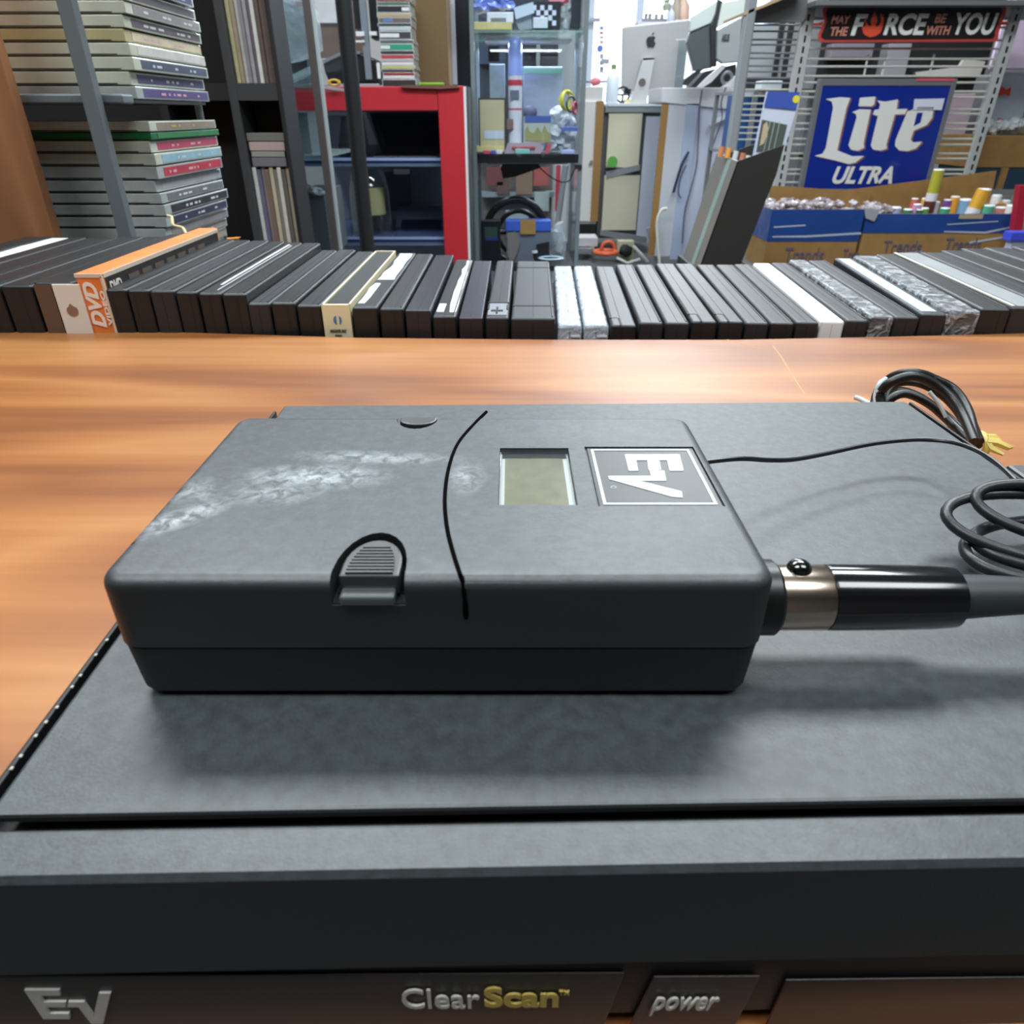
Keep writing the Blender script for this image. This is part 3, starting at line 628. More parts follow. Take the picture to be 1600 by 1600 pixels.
    if kind == 'pick':
        B = NB(); box(B, .02*W, .46*W, -.0006, 0, z0, zt-.0015, M); finish('brown_insert', B, mat('insert_brown', '5c4a3e', .3), t)
        B = NB(); box(B, .50*W, 1.2*W, -.0012, 0, z0, zt-.0010, M); cd_ = finish('white_card', B, mat('card_white', 'dbd5cc', .6), t, bevel=.0003)
        c = M @ V((.84*W, -.0015, zt-.0165)); r_ = .0034; B = NB()
        prism(B, [c+V((r_*x, 0, r_*z)) for x, z in ((-.1, 1.3), (.3, .9), (.9, .55), (1, 0), (.8, -.6), (.2, -.9), (-.4, -.9), (-.9, -.5), (-1, 0), (-.85, .5), (-.4, .8))], (0, .0004, 0)); finish('emblem', B, col('8a6a58', .6), cd_)
    return t
ROW = [(-262, -207, 446, None, 'plain', 'black disc case at the far left end of the row, beyond the frame edge'),
 (-205, -126, 447, None, 'whitesleeve', 'black disc case with a long white paper strip, at the far left'),
 (-124, -58, 447, None, 'plain', 'black disc case right of the one with the white paper strip, far left'),
 (-56, -3, 446, None, 'plain', 'black disc case, third right of nothing but the frame edge'),
 (-1, 48, 446, None, 'plain', 'black disc case directly left of the brown and white fronted one'),
 (50, 113, 441, None, 'pick', 'disc case with a brown and white front bearing a small brown teardrop emblem'),
 (115, 158, 427, None, 'orange', 'worn orange disc carton with white DVD lettering and a torn black side'),
 (162, 196, 452, None, 'plain', None), (197, 231, 453, None, 'plain', None), (232, 271, 454, None, 'grey', None), (272, 306, 456, None, 'plain', None),
 (308, 344, 458, None, 'thinlabel', 'black disc case topped by a narrow white label strip, left of centre'), (345, 384, 459, 0, 'plain', None),
 (385, 421, 474, None, 'grey', None), (422, 461, 473, None, 'plain', None), (462, 501, 477, None, 'plain', None),
 (502, 547, 476, 587, 'cream', 'disc case in a cream paper sleeve with a small blue emblem on its end'),
 (549, 590, 480, 622, 'torn', 'black disc case with a large torn blue-white label, right of the cream sleeve'),
 (592, 631, 482, 650, 'plain', None), (633, 673, 485, 681, 'violet', 'black disc case with a flat violet-tinted top, near the middle of the row'),
 (675, 714, 494, 712, 'label', 'black disc case with a ragged white label and small white sticker'),
 (717, 755, 497, 741, 'violet', 'violet-black disc case between the white-labelled one and the broken clasp'),
 (758, 796, 496, 776, 'clasp', 'black disc case with an exposed cross-shaped clasp at its near end'),
 (798, 870, 497, 808, 'wide', 'double-width black disc case crossed by two thin bars, mid row'),
 (872, 910, 508, 866, 'clear', 'milky clear plastic disc case, left one of the clear pair'),
 (913, 952, 508, 897, 'clear', 'milky clear plastic disc case, right one of the clear pair'),
 (955, 996, 508, 930, 'notch', None), (999, 1038, 504, 962, 'grey', None), (1040, 1079, 504, 993, 'grey', None), (1081, 1122, 502, 1024, 'notch', None),
 (1124, 1164, 502, 1054, 'notch', None), (1165, 1203, 504, 1088, 'grey', None), (1204, 1243, 504, 1118, 'plain', None), (1244, 1281, 503, 1146, 'grey', None),
 (1283, 1321, 501, 1176, 'white', 'bright white plastic disc case among the black ones'),
 (1323, 1359, 500, 1204, 'grey', 'charcoal disc case between the white one and the first crinkle-wrapped one'),
 (1361, 1397, 495, 1233, 'wrap', 'black disc case in crinkled clear wrap, nearest the white case'),
 (1399, 1438, 495, 1262, 'grey', 'charcoal disc case right of the first crinkle-wrapped one'),
 (1440, 1480, 490, 1303, 'bluelabel', 'disc case with a pale blue label along its top, between two wrapped ones'),
 (1482, 1531, 486, 1334, 'wrap', 'black disc case in crinkled clear wrap, right of the pale blue label'),
 (1533, 1580, 482, 1367, 'plain', 'black disc case right of the second crinkle-wrapped one'),
 (1582, 1636, 480, 1394, 'cover', 'disc case with a pale-edged grey paper insert over its top, at the right'),
 (1638, 1686, 478, 1437, 'grey', None), (1688, 1736, 474, 1469, 'plain', None), (1738, 1786, 470, 1500, 'plain', None), (1788, 1840, 468, 1536, 'grey', None), (1842, 1896, 466, 1580, 'plain', None)]
MARK = {6: 'the orange carton', 12: 'the case with a narrow white strip', 18: 'the case with the torn blue-white label', 25: 'the pair of clear cases', 41: 'the case with the grey paper insert'}
ROW[3] = ROW[3][:5] + ('black disc case, second to the left of the brown and white fronted one',)
last, cnt = None, 0
for i, (fl, fr, yf, bl, kind, label) in enumerate(ROW):
    if label is None:
        cnt += 1; label = ('charcoal' if kind == 'grey' else 'black') + ' plastic disc case, ' + ORD[cnt] + ' to the right of ' + last
    else:
        last = {'orange': 'the orange carton', 'thinlabel': 'the narrow white label strip', 'torn': 'the torn blue-white label', 'clear': 'the clear pair', 'cover': 'the grey paper insert'}.get(kind, last); cnt = 0
    disc_case(fl, fr, yf, bl or None, kind, label)

# ================================================================ LEFT: wood panel, rack and jewel cases
WD2 = wood('panel_wood', '8e5f3f', '9c6a47', 'aa7650', scale=3, rough=0.45, coat=0.2, stretch=(6, 6, 1))
Yw = 0.665
xr_ = P(45, 237, Yw).x
B = NB(); box(B, xr_-0.7, xr_, Yw, Yw+0.012, 0, 1.5); tag(finish('wood_cabinet', B, WD2, bevel=0.001), 'brown wood cabinet side rising at the left edge, in front of the jewel case stacks', 'cabinet')
RK = mat('rack_grey', '727c80', 0.45, 0.2)
YR = 0.70; YS = 0.72
rk = T('metal_rack', 'grey metal shelf rack holding two stacks of jewel cases at the left', 'rack', (P(150, 200, YR).x, YR+.08, 0))
xpost = P(153, 190, YR-0.02).x
B = NB(); box(B, xpost-0.0062, xpost+0.0062, YR-0.026, YR-0.014, 0, 1.6); finish('post', B, RK, rk, bevel=0.002, seg=3)
zsh = P(100, 147, YR).z; zsl = P(100, 163, YR).z
xe = P(203, 155, YR).x
B = NB(); box(B, xe-0.45, xe, YR-0.013, YR+0.008, zsl, zsh); finish('rail', B, RK, rk, bevel=0.002, seg=3)
B = NB(); box(B, xe-0.45, xe, YR+0.008, YR+0.17, zsl+0.001, zsh-0.004)
finish('shelf', B, mat('rack_shelf_dark', '1c1e20', .6), rk)
zlow = P(250, 428, YS).z
B = NB(); box(B, xe-0.45, xe+0.09, YR-0.013, YR+0.18, zlow-0.015, zlow); finish('shelf', B, mat('rack_shelf_dark', '1c1e20', .6), rk)
xq = P(311, 172, YR+.19).x
B = NB(); tube(B, [(xq, YR+.19, 0), (xq, YR+.19, 1.6)], 0.004, 10); finish('rear_post', B, RK, rk, smooth=True)
SP = {'cream': 'c9c6ab', 'mauve': '5d525a', 'ivory': 'cfc3a6', 'white': 'cdcbc6', 'navy': '454d66', 'blue': '4b4f78', 'violet': '56477e', 'photo': '8d7f72', 'green': '2f7a44', 'pink': 'b5455f', 'sky': '8fb6c6', 'red': 'b53747', 'silver': 'a9abb2', 'grey': '6f7377', 'black': '2c2e33', 'dark': '303550', 'smoke': '8a8688', 'stone': '9b958c'}
PLAST = mat('jewel_plastic', 'c9cfbd', 0.16, spec=0.7, coat=0.5, var=0.10, vscale=40); PLG = mat('jewel_plastic_grey', 'a9b1af', 0.16, spec=0.7, coat=0.5, var=0.15, vscale=40); PLGREEN = mat('jewel_plastic_green', '1f6b3a', 0.15, coat=.5); PLY = mat('jewel_plastic_yellow', 'bcb68a', 0.16, coat=.5)
TRAY = mat('tray_dark', '2d2e2f', .35)
def jewel(cx, y0, y1, rx, spine, label, group, plast=PLAST, Yf=YS, prints=0):
    zt, zb = P(cx, y0, Yf).z, P(cx, y1, Yf).z; zt -= (zt-zb)*0.03
    Xc = P(cx, (y0+y1)/2, Yf).x; zz = (zt+zb)/2-CAMZ
    z = Xc*F/(rx-800); Yb = (z+zz*ST)/CT; Yb = max(Yf+.11, min(Yb, Yf+.17))
    t = T('jewel_case', label, 'jewel case', (Xc-.07, Yf+.06, zb), group)
    h = zt-zb
    B = NB(); box(B, Xc-.142, Xc, Yf, Yb, zb+h*.02, zt); finish('case', B, plast, t, bevel=.0006)
    B = NB(); box(B, Xc-.128, Xc-.012, Yf-.0003, Yf+.001, zb+h*.06, zb+h*.16); finish('tray', B, TRAY, t)
    B = NB(); box(B, Xc-.0005, Xc+.0003, Yf+.014, Yb-.004, zb+h*.17, zt-h*.15); sp = finish('spine_card', B, mat('spine_'+spine, SP[spine], .5, var=.15, vscale=80), t)
    if prints:
        pc_ = {1: 'd8d8d8', 2: 'b8b04a', 3: 'd6a8b4', 4: 'c9ccd4'}[prints]
        B = NB(); y = Yf+.022
        y += random.uniform(0, .03)
        while y < Yb-.03:
            l = random.uniform(.003, .012); box(B, Xc+.0003, Xc+.0005, y, y+l, zb+h*.38, zb+h*.58); y += l+random.uniform(.002, .008) if random.random() < .7 else l+.03
        finish('print', B, col(pc_, .5), sp)
UP = [(197, -62, -43, 300, 'grey', PLG, 0), (196, -42, -22, 302, 'blue', PLG, 4), (193, -21, 0, 305, 'mauve', PLAST, 0), (195, 0, 21, 313, 'smoke', PLAST, 1), (193, 22, 43, 322, 'mauve', PLAST, 1), (194, 44, 65, 324, 'ivory', PLY, 3), (203, 66, 87, 328, 'white', PLAST, 0), (209, 88, 110, 332, 'navy', PLAST, 4), (203, 111, 133, 334, 'blue', PLAST, 1), (213, 134, 155, 346, 'violet', PLG, 3)]
for i, (cx, a, b_, rx, s_, pl_, pr) in enumerate(UP):
    pos = 'bottommost' if i == 9 else ORD[10-i]+' from the bottom'
    jewel(cx, a, b_, rx, s_, f'jewel case with {s_} spine in the upper left stack, {pos}', 'jewel cases in the upper left stack', pl_, YS, pr)
LO = [(234, 189, 206, 337, 'photo', PLAST, 2), (236, 207, 219, 342, 'green', PLGREEN, 0), (235, 220, 239, 340, 'pink', PLAST, 3), (243, 240, 259, 346, 'sky', PLAST, 4), (246, 260, 281, 347, 'red', PLG, 3), (243, 282, 301, 348, 'silver', PLG, 0), (252, 302, 319, 349, 'grey', PLG, 1), (258, 320, 338, 356, 'black', PLG, 1), (260, 339, 356, 355, 'dark', PLG, 4), (259, 357, 374, 358, 'smoke', PLG, 0), (258, 375, 391, 360, 'stone', PLG, 4), (258, 392, 409, 361, 'stone', PLG, 0), (258, 410, 427, 361, 'grey', PLG, 0)]
for i, (cx, a, b_, rx, s_, pl_, pr) in enumerate(LO):
    pos = 'topmost' if i == 0 else (ORD[i+1] if i < 11 else ['twelfth', 'thirteenth'][i-11])+' from the top'
    jewel(cx, a, b_, rx, s_, f'jewel case with {s_} spine in the lower left stack, {pos}', 'jewel cases in the lower left stack', pl_, YS, pr)

# ---------------------------------------------------------------- black tower of slim cases
YT = 1.6
tw = T('black_media_shelf', 'tall black shelf unit holding slim cases, right of the jewel case stacks', 'shelf', (P(400, 300, YT).x, YT+.1, 0))
BK = mat('shelf_black', '1b1d20', .55)
def upright(px, py, wpx, name='side_panel', m=BK):
    x0 = P(px, py, YT).x; x1 = P(px+wpx, py, YT).x
    B = NB(); box(B, x0, x1, YT, YT+.10, 0, 1.9); finish(name, B, m, tw, bevel=.002)
    return x0, x1
lx_ = upright(366, 200, 13, m=mat('shelf_black_edge', '3a3d40', .5)); rx_ = upright(441, 200, 7); ll_ = upright(255, 200, 13)
zs0, zs1 = P(400, 130, YT).z, P(400, 157, YT).z
B = NB(); box(B, lx_[1], rx_[0], YT+.002, YT+.10, zs1, zs0); finish('shelf', B, mat('shelf_black_edge', '3a3d40', .5), tw)
B = NB(); box(B, lx_[1], rx_[0], YT+.095, YT+.10, 0, 1.9); finish('back_panel', B, MATTE, tw); B = NB(); box(B, ll_[1]-1.0, lx_[0], YT+.095, YT+.10, 0, 1.9); finish('back_panel', B, MATTE, tw)
zsb = P(400, 418, YT).z
for q_ in ((lx_[1], rx_[0], zsb-.02, zsb), (ll_[1], lx_[0], zsb-.02, zsb), (ll_[1], lx_[0], zs1, zs0)): B = NB(); box(B, q_[0], q_[1], YT+.002, YT+.095, q_[2], q_[3]); finish('shelf', B, BK, tw)
def slim(x0, x1, z0, z1, hexc, label, group, yo=.012, d=.065):
    B = NB(); box(B, x0, x1, YT+yo, YT+yo+d, z0, z1)
    return tag(finish('slim_case', B, mat('slim_'+hexc, hexc, .5, var=.12, vscale=50), bevel=.0006), label, 'case', group)
cols = [('b9b48c', 'pale yellow'), ('a89a86', 'tan'), ('d6d8d2', 'white'), ('8c8a92', 'grey'), ('a8a7ad', 'light grey'), ('75707a', 'mauve grey'), ('d9dcd6', 'bright white'), ('6b5e5b', 'brown'), ('75675f', 'light brown'), ('5c504e', 'dark brown')]
xs0 = lx_[1]+.001; xs1 = rx_[0]-.002; n_ = len(cols); st_ = (xs1-xs0)/n_
for i, (h_, nm) in enumerate(cols): slim(xs0+i*st_, xs0+i*st_+st_*.93, zs0+.0003, zs0+.205, h_, f'{nm} slim case standing on the upper black shelf, '+(ORD[i+1] if i else 'first')+' from the left', 'slim cases on the upper black shelf', .012+.004*(i % 3))
zt2 = P(400, 262, YT).z
cols = [('cfd2cf', 'white'), ('6d6a86', 'blue grey'), ('8e8484', 'mauve'), ('7d6a5c', 'brown'), ('c7c1a8', 'cream'), ('8b877e', 'grey'), ('d3d2c8', 'off-white'), ('6a665f', 'dark grey'), ('b9b29b', 'beige')]
n_ = len(cols); st_ = (xs1-xs0)/n_
for i, (h_, nm) in enumerate(cols): slim(xs0+i*st_, xs0+i*st_+st_*.92, zsb+.0003, zt2-.0005-.004*(i % 2), h_, f'{nm} slim case standing on the lower black shelf, '+ORD[i+1]+' from the left', 'slim cases on the lower black shelf', .012+.003*(i % 3))
for (a, b_, h_, nm, d) in ((208, 221, '7d7c76', 'grey topmost', .0), (222, 236, 'bfa9a6', 'pinkish second', .002), (237, 246, '9c9a96', 'light grey third', .004), (247, 261, '76767a', 'dark grey lowest', .003)):
    z1_, z0_ = P(400, a, YT).z, P(400, b_, YT).z
    B = NB(); box(B, xs0+d, xs1-d, YT+.012, YT+.09, z0_, z1_-.0003); tag(finish('slim_case', B, mat('slim_'+h_, h_, .5), bevel=.001), f'{nm} slim case lying flat on the upright ones in the lower black shelf', 'case', 'slim cases lying flat in the black shelf')
# ================================================================ MIDDLE DISTANCE
def simple(name, pts, Y, depth, m, label, cat, group=None, bevel=0):
    B = NB(); ppoly(B, pts, Y, depth); return tag(finish(name, B, m, bevel=bevel), label, cat, group)
def rect(x0, y0, x1, y1, Y, slope=True):
    """pixel rectangle whose sides are true verticals (width read at mid height)"""
    ym = (y0+y1)/2; a, b = P(x0, ym, Y).x, P(x1, ym, Y).x
    out = []
    for X_, yy in ((a, y0), (b, y0), (b, y1), (a, y1)):
        z = P(800, yy, Y).z; out.append(proj(V((X_, Y, z))))
    return out
def rpart(name, x0, y0, x1, y1, Y, depth, m, parent, bevel=0):
    B = NB(); pbox(B, x0, y0, x1, y1, Y, depth); return finish(name, B, m, parent, bevel=bevel)
def rthing(name, x0, y0, x1, y1, Y, depth, m, label, cat, group=None, bevel=0.001):
    B = NB(); pbox(B, x0, y0, x1, y1, Y, depth); return tag(finish(name, B, m, bevel=bevel), label, cat, group)
GL = glass('shop_glass', (0.96, 0.972, 0.985), 0.035)
GLH = glass('dusty_glass', (0.72, 0.77, 0.79), 0.06, 0.12)
GEDGE = mat('glass_edge', '9db0b2', 0.12, alpha=.75, spec=.9)
# ---- black pole
xp = P(556, 200, 2.0).x
B = NB(); tube(B, [(xp, 2.0, 0), (xp, 2.0, 2.2)], 0.0195, 20); tag(finish('black_pole', B, mat('pole_black', '232527', .45), smooth=True), 'round black metal pole rising in front of the red cabinet', 'pole')
# ---- glass showcase, left
YG = 2.2
gs = T('glass_showcase', 'tall glass showcase with a grey corner edge, between the black shelf and the black pole', 'showcase', (P(480, 200, YG).x, YG+.2, 0))
x1_ = P(507, 200, YG).x
B = NB(); box(B, x1_-.019, x1_+.0, YG-.004, YG+.014, 0, 2.1); finish('corner_edge', B, mat('edge_brown_grey', '55504e', .3), gs, bevel=.002)
B = NB(); box(B, x1_, x1_+.010, YG, YG+.012, 0, 2.1); finish('glass_edge', B, mat('glass_edge_pale', 'a9b4b6', .15, spec=.9), gs, bevel=.002)
xg = P(432, 200, YG).x
B = NB(); box(B, xg-.12, x1_-.016, YG, YG+.006, 0, 2.1); finish('front_pane', B, GLH, gs)
B = NB(); box(B, xg-.12, x1_, YG+.45, YG+.456, 0, 2.1); finish('rear_pane', B, GL, gs)
z_ = P(480, 131, YG).z
B = NB(); box(B, xg-.12, x1_-.016, YG+.008, YG+.44, z_-.008, z_); finish('shelf', B, GEDGE, gs)
z_ = P(480, 243, YG).z
B = NB(); box(B, xg-.12, x1_-.016, YG+.008, YG+.44, z_-.008, z_); finish('shelf', B, GEDGE, gs)
def blob(B, c, r, n=9, jag=.35, sq=(1, 1, 1)):
    g = bmesh.ops.create_icosphere(B, subdivisions=2, radius=r, matrix=Matrix.Translation(c))
    for v in g['verts']:
        d = (v.co-V(c)); d = V((d.x*sq[0], d.y*sq[1], d.z*sq[2])); v.co = V(c)+d*(1+random.uniform(-jag, jag))
WRAP = mat('clear_bag', 'c4ced4', .15, bump=1, bscale=60, spec=.9, alpha=.55)
B = NB(); blob(B, P(463, 45, YG+.2)+V((0, 0, 0)), .075, jag=.15, sq=(1, .7, 1.2)); tag(finish('plastic_bag', B, WRAP, smooth=True), 'crumpled clear bag on the upper shelf of the left glass showcase', 'bag')
rthing('printed_leaflet', 462, 2, 486, 10, YG+.1, .004, col('cfb7bd', .5), 'pinkish leaflet high inside the left glass showcase', 'leaflet')
B = NB(); ppoly(B, [(450, 120), (482, 104), (486, 112), (452, 129)], YG+.1, .05); tag(finish('plastic_tray', B, WRAP), 'clear plastic tray lying on the upper showcase shelf', 'tray')
sb = rthing('grey_carton', 455, 176, 484, 241, YG+.1, .2, mat('carton_grey', '7d868c', .5), 'grey carton on the lower shelf of the left glass showcase', 'carton')
rthing('grey_carton', 470, 300, 512, 400, YG+.15, .25, mat('carton_slate', '5e676b', .5), 'slate grey carton low in the left glass showcase', 'carton')
B = NB()
for i in range(5): blob(B, P(474+i*6, 293+i*2, YG+.16), .016, jag=.4, sq=(1.3, 1, .7))
t_ = finish('crumpled_paper', B, mat('paper_crumpled', 'c9cdd2', .6)); tag(t_, 'crumpled white paper lying on the slate grey carton', 'paper')

# ---- red cabinet
YC = 2.75
RED = mat('red_paint', 'b8242f', .5, var=.06, vscale=8)
rcab = T('red_cabinet', 'bright red open-fronted cabinet holding laptops on shelves', 'cabinet', (P(600, 300, YC).x, YC+.25, 0))
zt_ = P(600, 135, YC).z; zu_ = P(600, 173, YC).z; xL = P(455, 200, YC).x; xR0 = P(689, 270, YC).x; xR1 = P(728, 270, YC).x
B = NB(); box(B, xL, xR0, YC, YC+.03, zu_, zt_); finish('top_rail', B, RED, rcab, bevel=.002)
B = NB(); box(B, xR0+.001, xR1, YC-.002, YC+.03, 0, zt_+.002); finish('side_stile', B, RED, rcab, bevel=.002)
B = NB(); box(B, xR1, xR1+.008, YC, YC+.5, 0, zt_); finish('white_edge', B, WHITE, rcab)
B = NB(); box(B, xR1+.009, xR1+.016, YC+.02, YC+.5, 0, zt_); finish('side_panel', B, mat('panel_slate', '4a4f50', .5), rcab)
B = NB(); box(B, xL, xR1, YC+.032, YC+.55, zt_-.02, zt_-.001); finish('top', B, mat('top_brown', '5c3d33', .5), rcab)
B = NB(); box(B, xL, xR1, YC+.54, YC+.55, 0, zt_-.02); finish('back_panel', B, mat('back_navy', '9aa8bd', .6), rcab)
for yy in (247, 372):
    za_, zb_ = P(600, yy, YC).z, P(600, yy+14, YC).z
    B = NB(); box(B, xL, xR0-.002, YC+.04, YC+.53, zb_, za_-.002); sh = finish('shelf', B, mat('shelf_navy', '43547a', .25, coat=.4), rcab)
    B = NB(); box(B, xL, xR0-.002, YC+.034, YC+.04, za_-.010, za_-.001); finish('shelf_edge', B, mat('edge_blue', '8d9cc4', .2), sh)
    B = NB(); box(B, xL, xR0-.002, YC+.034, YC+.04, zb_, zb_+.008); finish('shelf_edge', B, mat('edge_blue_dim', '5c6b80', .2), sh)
def laptop(x0, x1, yh, yt, Y, label, lean=.05, base=.2, m=None, xtl=None):
    za_ = P(600, yh, Y).z; zb_ = P(600, yt, Y).z; X0, X1 = P(x0, yh, Y).x, P(x1, yh, Y).x; XT = P(xtl or x0, yt, Y).x
    t = T('laptop', label, 'laptop', ((X0+X1)/2, Y, za_), 'laptops in the red cabinet')
    B = NB(); box(B, X0, X1, Y-base, Y, za_, za_+.014); finish('keyboard_base', B, m or mat('laptop_black', '3c434f', .35), t, bevel=.002)
    B = NB(); prism(B, [V((X0, Y, za_+.014)), V((X1, Y, za_+.014)), V((X1, Y+lean, zb_)), V((XT, Y+lean, zb_))], (0, .008, 0)); sc = finish('screen_lid', B, m or mat('laptop_black', '3c434f', .35), t)
    k = .04; h_ = (zb_-za_)
    B = NB(); prism(B, [V((X0+.02, Y-.001+lean*.15, za_+.014+h_*.16)), V((X1-.01, Y-.001+lean*.15, za_+.014+h_*.16)), V((X1-.01, Y-.001+lean*.95, zb_-.012)), V((XT+.025, Y-.001+lean*.95, zb_-.012))], (0, -.001, 0)); finish('screen', B, mat('screen_dark', '232c42', .15, coat=.5), sc)
laptop(597, 690, 246, 176, YC+.3, 'black laptop open on the upper shelf of the red cabinet', xtl=574)
laptop(618, 694, 371, 330, YC+.3, 'black laptop open on the lower shelf of the red cabinet, right side', m=mat('laptop_slate', '55617a', .3))
wb = T('framed_monitor', 'white-edged monitor with dark panels, left half of the upper red cabinet shelf', 'monitor', (P(540, 240, YC+.3).x, YC+.3, P(540, 246, YC+.3).z))
B = NB(); ppoly(B, [(497, 176), (571, 176), (588, 228), (588, 243), (505, 243)], YC+.32, .02); finish('body', B, mat('monitor_slate', '8b95a0', .4), wb)
B = NB(); ppoly(B, [(497, 175), (572, 175), (572, 180), (497, 180)], YC+.315, .006); ppoly(B, [(568, 180), (573, 180), (590, 226), (576, 226)], YC+.315, .006); finish('white_edge', B, WHITE, wb)
B = NB(); ppoly(B, [(533, 182), (566, 182), (566, 240), (528, 240)], YC+.314, .004); finish('dark_panel', B, mat('screen_dark', '232c42', .15, coat=.5), wb)
cy = T('glass_jar', 'clear jar with a pale golden band on the lower shelf of the red cabinet', 'jar', (P(588, 370, YC+.12).x, YC+.12, P(588, 371, YC+.12).z))
xc_ = P(580, 330, YC+.12).x; Yc = YC+.12; Z = lambda y: P(600, y, Yc).z
B = NB(); tube(B, [(xc_, Yc, Z(371)+.001), (xc_, Yc, Z(300)), (xc_, Yc, Z(270)), (xc_, Yc, Z(266))], [.075, .075, .06, .05], 28); finish('body', B, glass('jar_glass', (.85, .9, .88), .08), cy, smooth=True)
B = NB(); tube(B, [(xc_, Yc, Z(334)), (xc_, Yc, Z(292))], .055, 28); finish('golden_band', B, mat('band_gold', 'a9a37e', .3), cy, smooth=True)
rthing('electronics_box', 622, 322, 690, 341, YC+.42, .06, mat('box_gunmetal', '6a7480', .35), 'dark flat electronics box behind the lower laptop', 'electronics')
rthing('dark_device', 600, 270, 640, 330, YC+.45, .05, mat('device_dark', '4a5260', .4), 'dark upright device behind the golden-banded jar', 'device')
rthing('white_card', 615, 264, 640, 272, YC+.2, .004, WHITE, 'small white card hanging under the upper red cabinet shelf', 'card')
# ---- on top of the red cabinet
ST_ = [(-16, -9, 'a8a39b', 'stone'), (-8, -1, '3d3f45', 'slate'), (0, 3, '8a5a55', 'dull red'), (3, 8, '4d6b5c', 'dark green'), (8, 20, '24262a', 'black'), (20, 27, 'b39c78', 'tan'), (27, 36, '6d625a', 'brown'), (36, 41, '3a3b42', 'dark'), (41, 48, 'b7c0c4', 'silver'), (48, 62, '3f4144', 'charcoal'), (62, 68, '5c625f', 'grey'), (68, 79, '2f9478', 'teal'), (79, 85, '36333a', 'plum'), (85, 92, 'b0424a', 'red'), (92, 97, 'a9a8ac', 'light grey'), (97, 102, 'd8d9dc', 'white'), (102, 108, 'b9b576', 'yellowish'), (108, 113, '3a3a3c', 'black'), (113, 118, '8e2f38', 'crimson'), (118, 123, 'd5d3d6', 'bright white'), (123, 133, '36302f', 'blackish')]
Yk = YC+.12; zprev = None
for i, (a_, b_, h_, nm) in enumerate(ST_):
    f = a_/133; x0_ = P(598, 130, Yk).x+random.uniform(-.004, .004); x1_k = P(650, 130, Yk).x+random.uniform(-.004, .004)-.004*(1-f)
    za_, zb_ = P(600, a_, Yk).z, P(600, b_, Yk).z
    if b_ == 133: zb_ = zt_+.0005
    t = T('jewel_case', f'{nm} spined case in the stack on the red cabinet, ' + ('topmost' if i == 0 else f'under the {ST_[i-1][3]} one'), 'jewel case', ((x0_+x1_k)/2, Yk, zb_), 'jewel cases stacked on the red cabinet')
    B = NB(); box(B, x0_, x1_k, Yk, Yk+.14, zb_+.0002, za_-.0004); finish('case', B, PLG, t, bevel=.0006)
    B = NB(); hh = za_-zb_; box(B, x0_+.003, x1_k-.003, Yk-.0004, Yk+.001, zb_+hh*.12, za_-hh*.15); s_ = finish('spine_card', B, mat('sp_'+h_, h_, .45), t)
    if i in (4, 6, 9, 11):
        q0, q1 = {4: (.75, .97), 6: (.15, .45), 9: (.02, .62), 11: (.02, .3)}[i]
        B = NB(); w_ = x1_k-x0_; box(B, x0_+w_*q0, x0_+w_*q1, Yk-.0008, Yk-.0004, zb_+hh*.25, zb_+hh*.7); finish('sticker', B, WHITE if i != 6 else col('5c7fc4', .5), s_)
rthing('cardboard_box', 648, -30, 699, 133, YC+.3, .2, mat('box_olive', '6b5638', .8), 'olive brown cardboard box behind the jewel case stack on the red cabinet', 'box')
bd = T('black_cabinet_door', 'black panel with a white vertical stripe behind the red cabinet', 'panel', (P(718, 133, YC+.28).x, YC+.6, 0))
B = NB(); pbox(B, 699, -60, 737, 300, YC+.56, .05, at=60); finish('panel', B, mat('panel_black_gloss', '0e1218', .3), bd)
B = NB(); pbox(B, 702, -60, 712, 132, YC+.545, .012, at=60); finish('white_stripe', B, mat('stripe_white', 'a9abb0', .5), bd)
B = NB(); ppoly(B, [(626, 133), (715, 133), (718, 137), (690, 139), (630, 137)], YC-.012, .01); tag(finish('tape_flap', B, mat('tape_brown', '6d4a3a', .7)), 'brown peeling tape flap hanging over the top of the red cabinet', 'tape')
rthing('green_strip', 655, 129, 693, 132.5, YC+.06, .03, col('7db82e', .4), 'thin lime green strip lying on the red cabinet', 'strip')
# bag / machine at left of stack
mc = T('desk_machine', 'black hooded machine on a grey upright stand, on the red cabinet behind the pole', 'machine', (P(545, 130, YC+.15).x, YC+.15, zt_))
B = NB(); ppoly(B, [(504, 96), (530, 84), (562, 82), (585, 92), (592, 131), (515, 131), (507, 112)], YC+.15, .15); finish('body', B, mat('machine_black', '1f2022', .35), mc, bevel=.006)
B = NB(); ppoly(B, [(503, 95), (530, 82), (562, 80), (563, 84), (531, 87), (506, 99)], YC+.14, .16); finish('trim', B, mat('trim_grey', '7b7d80', .3), mc)
B = NB(); pbox(B, 566, -40, 576, 124, YC+.13, .015, at=60); finish('stand_post', B, mat('post_blue_grey', '77808a', .35), mc)
B = NB(); pbox(B, 552, -20, 562, 45, YC+.16, .1, at=10); pbox(B, 577, -40, 590, 60, YC+.17, .1, at=20); finish('back_plate', B, mat('plate_night', '14161c', .5), mc)
B = NB(); pbox(B, 556, 49, 569, 56, YC+.12, .02); pbox(B, 555, 63, 569, 66, YC+.12, .02); pbox(B, 577, 49, 588, 55, YC+.12, .02); finish('bracket', B, WHITE, mc)
rthing('white_tag', 589, 98, 594, 123, YC+.08, .004, WHITE, 'upright white tag beside the stack on the red cabinet', 'tag')
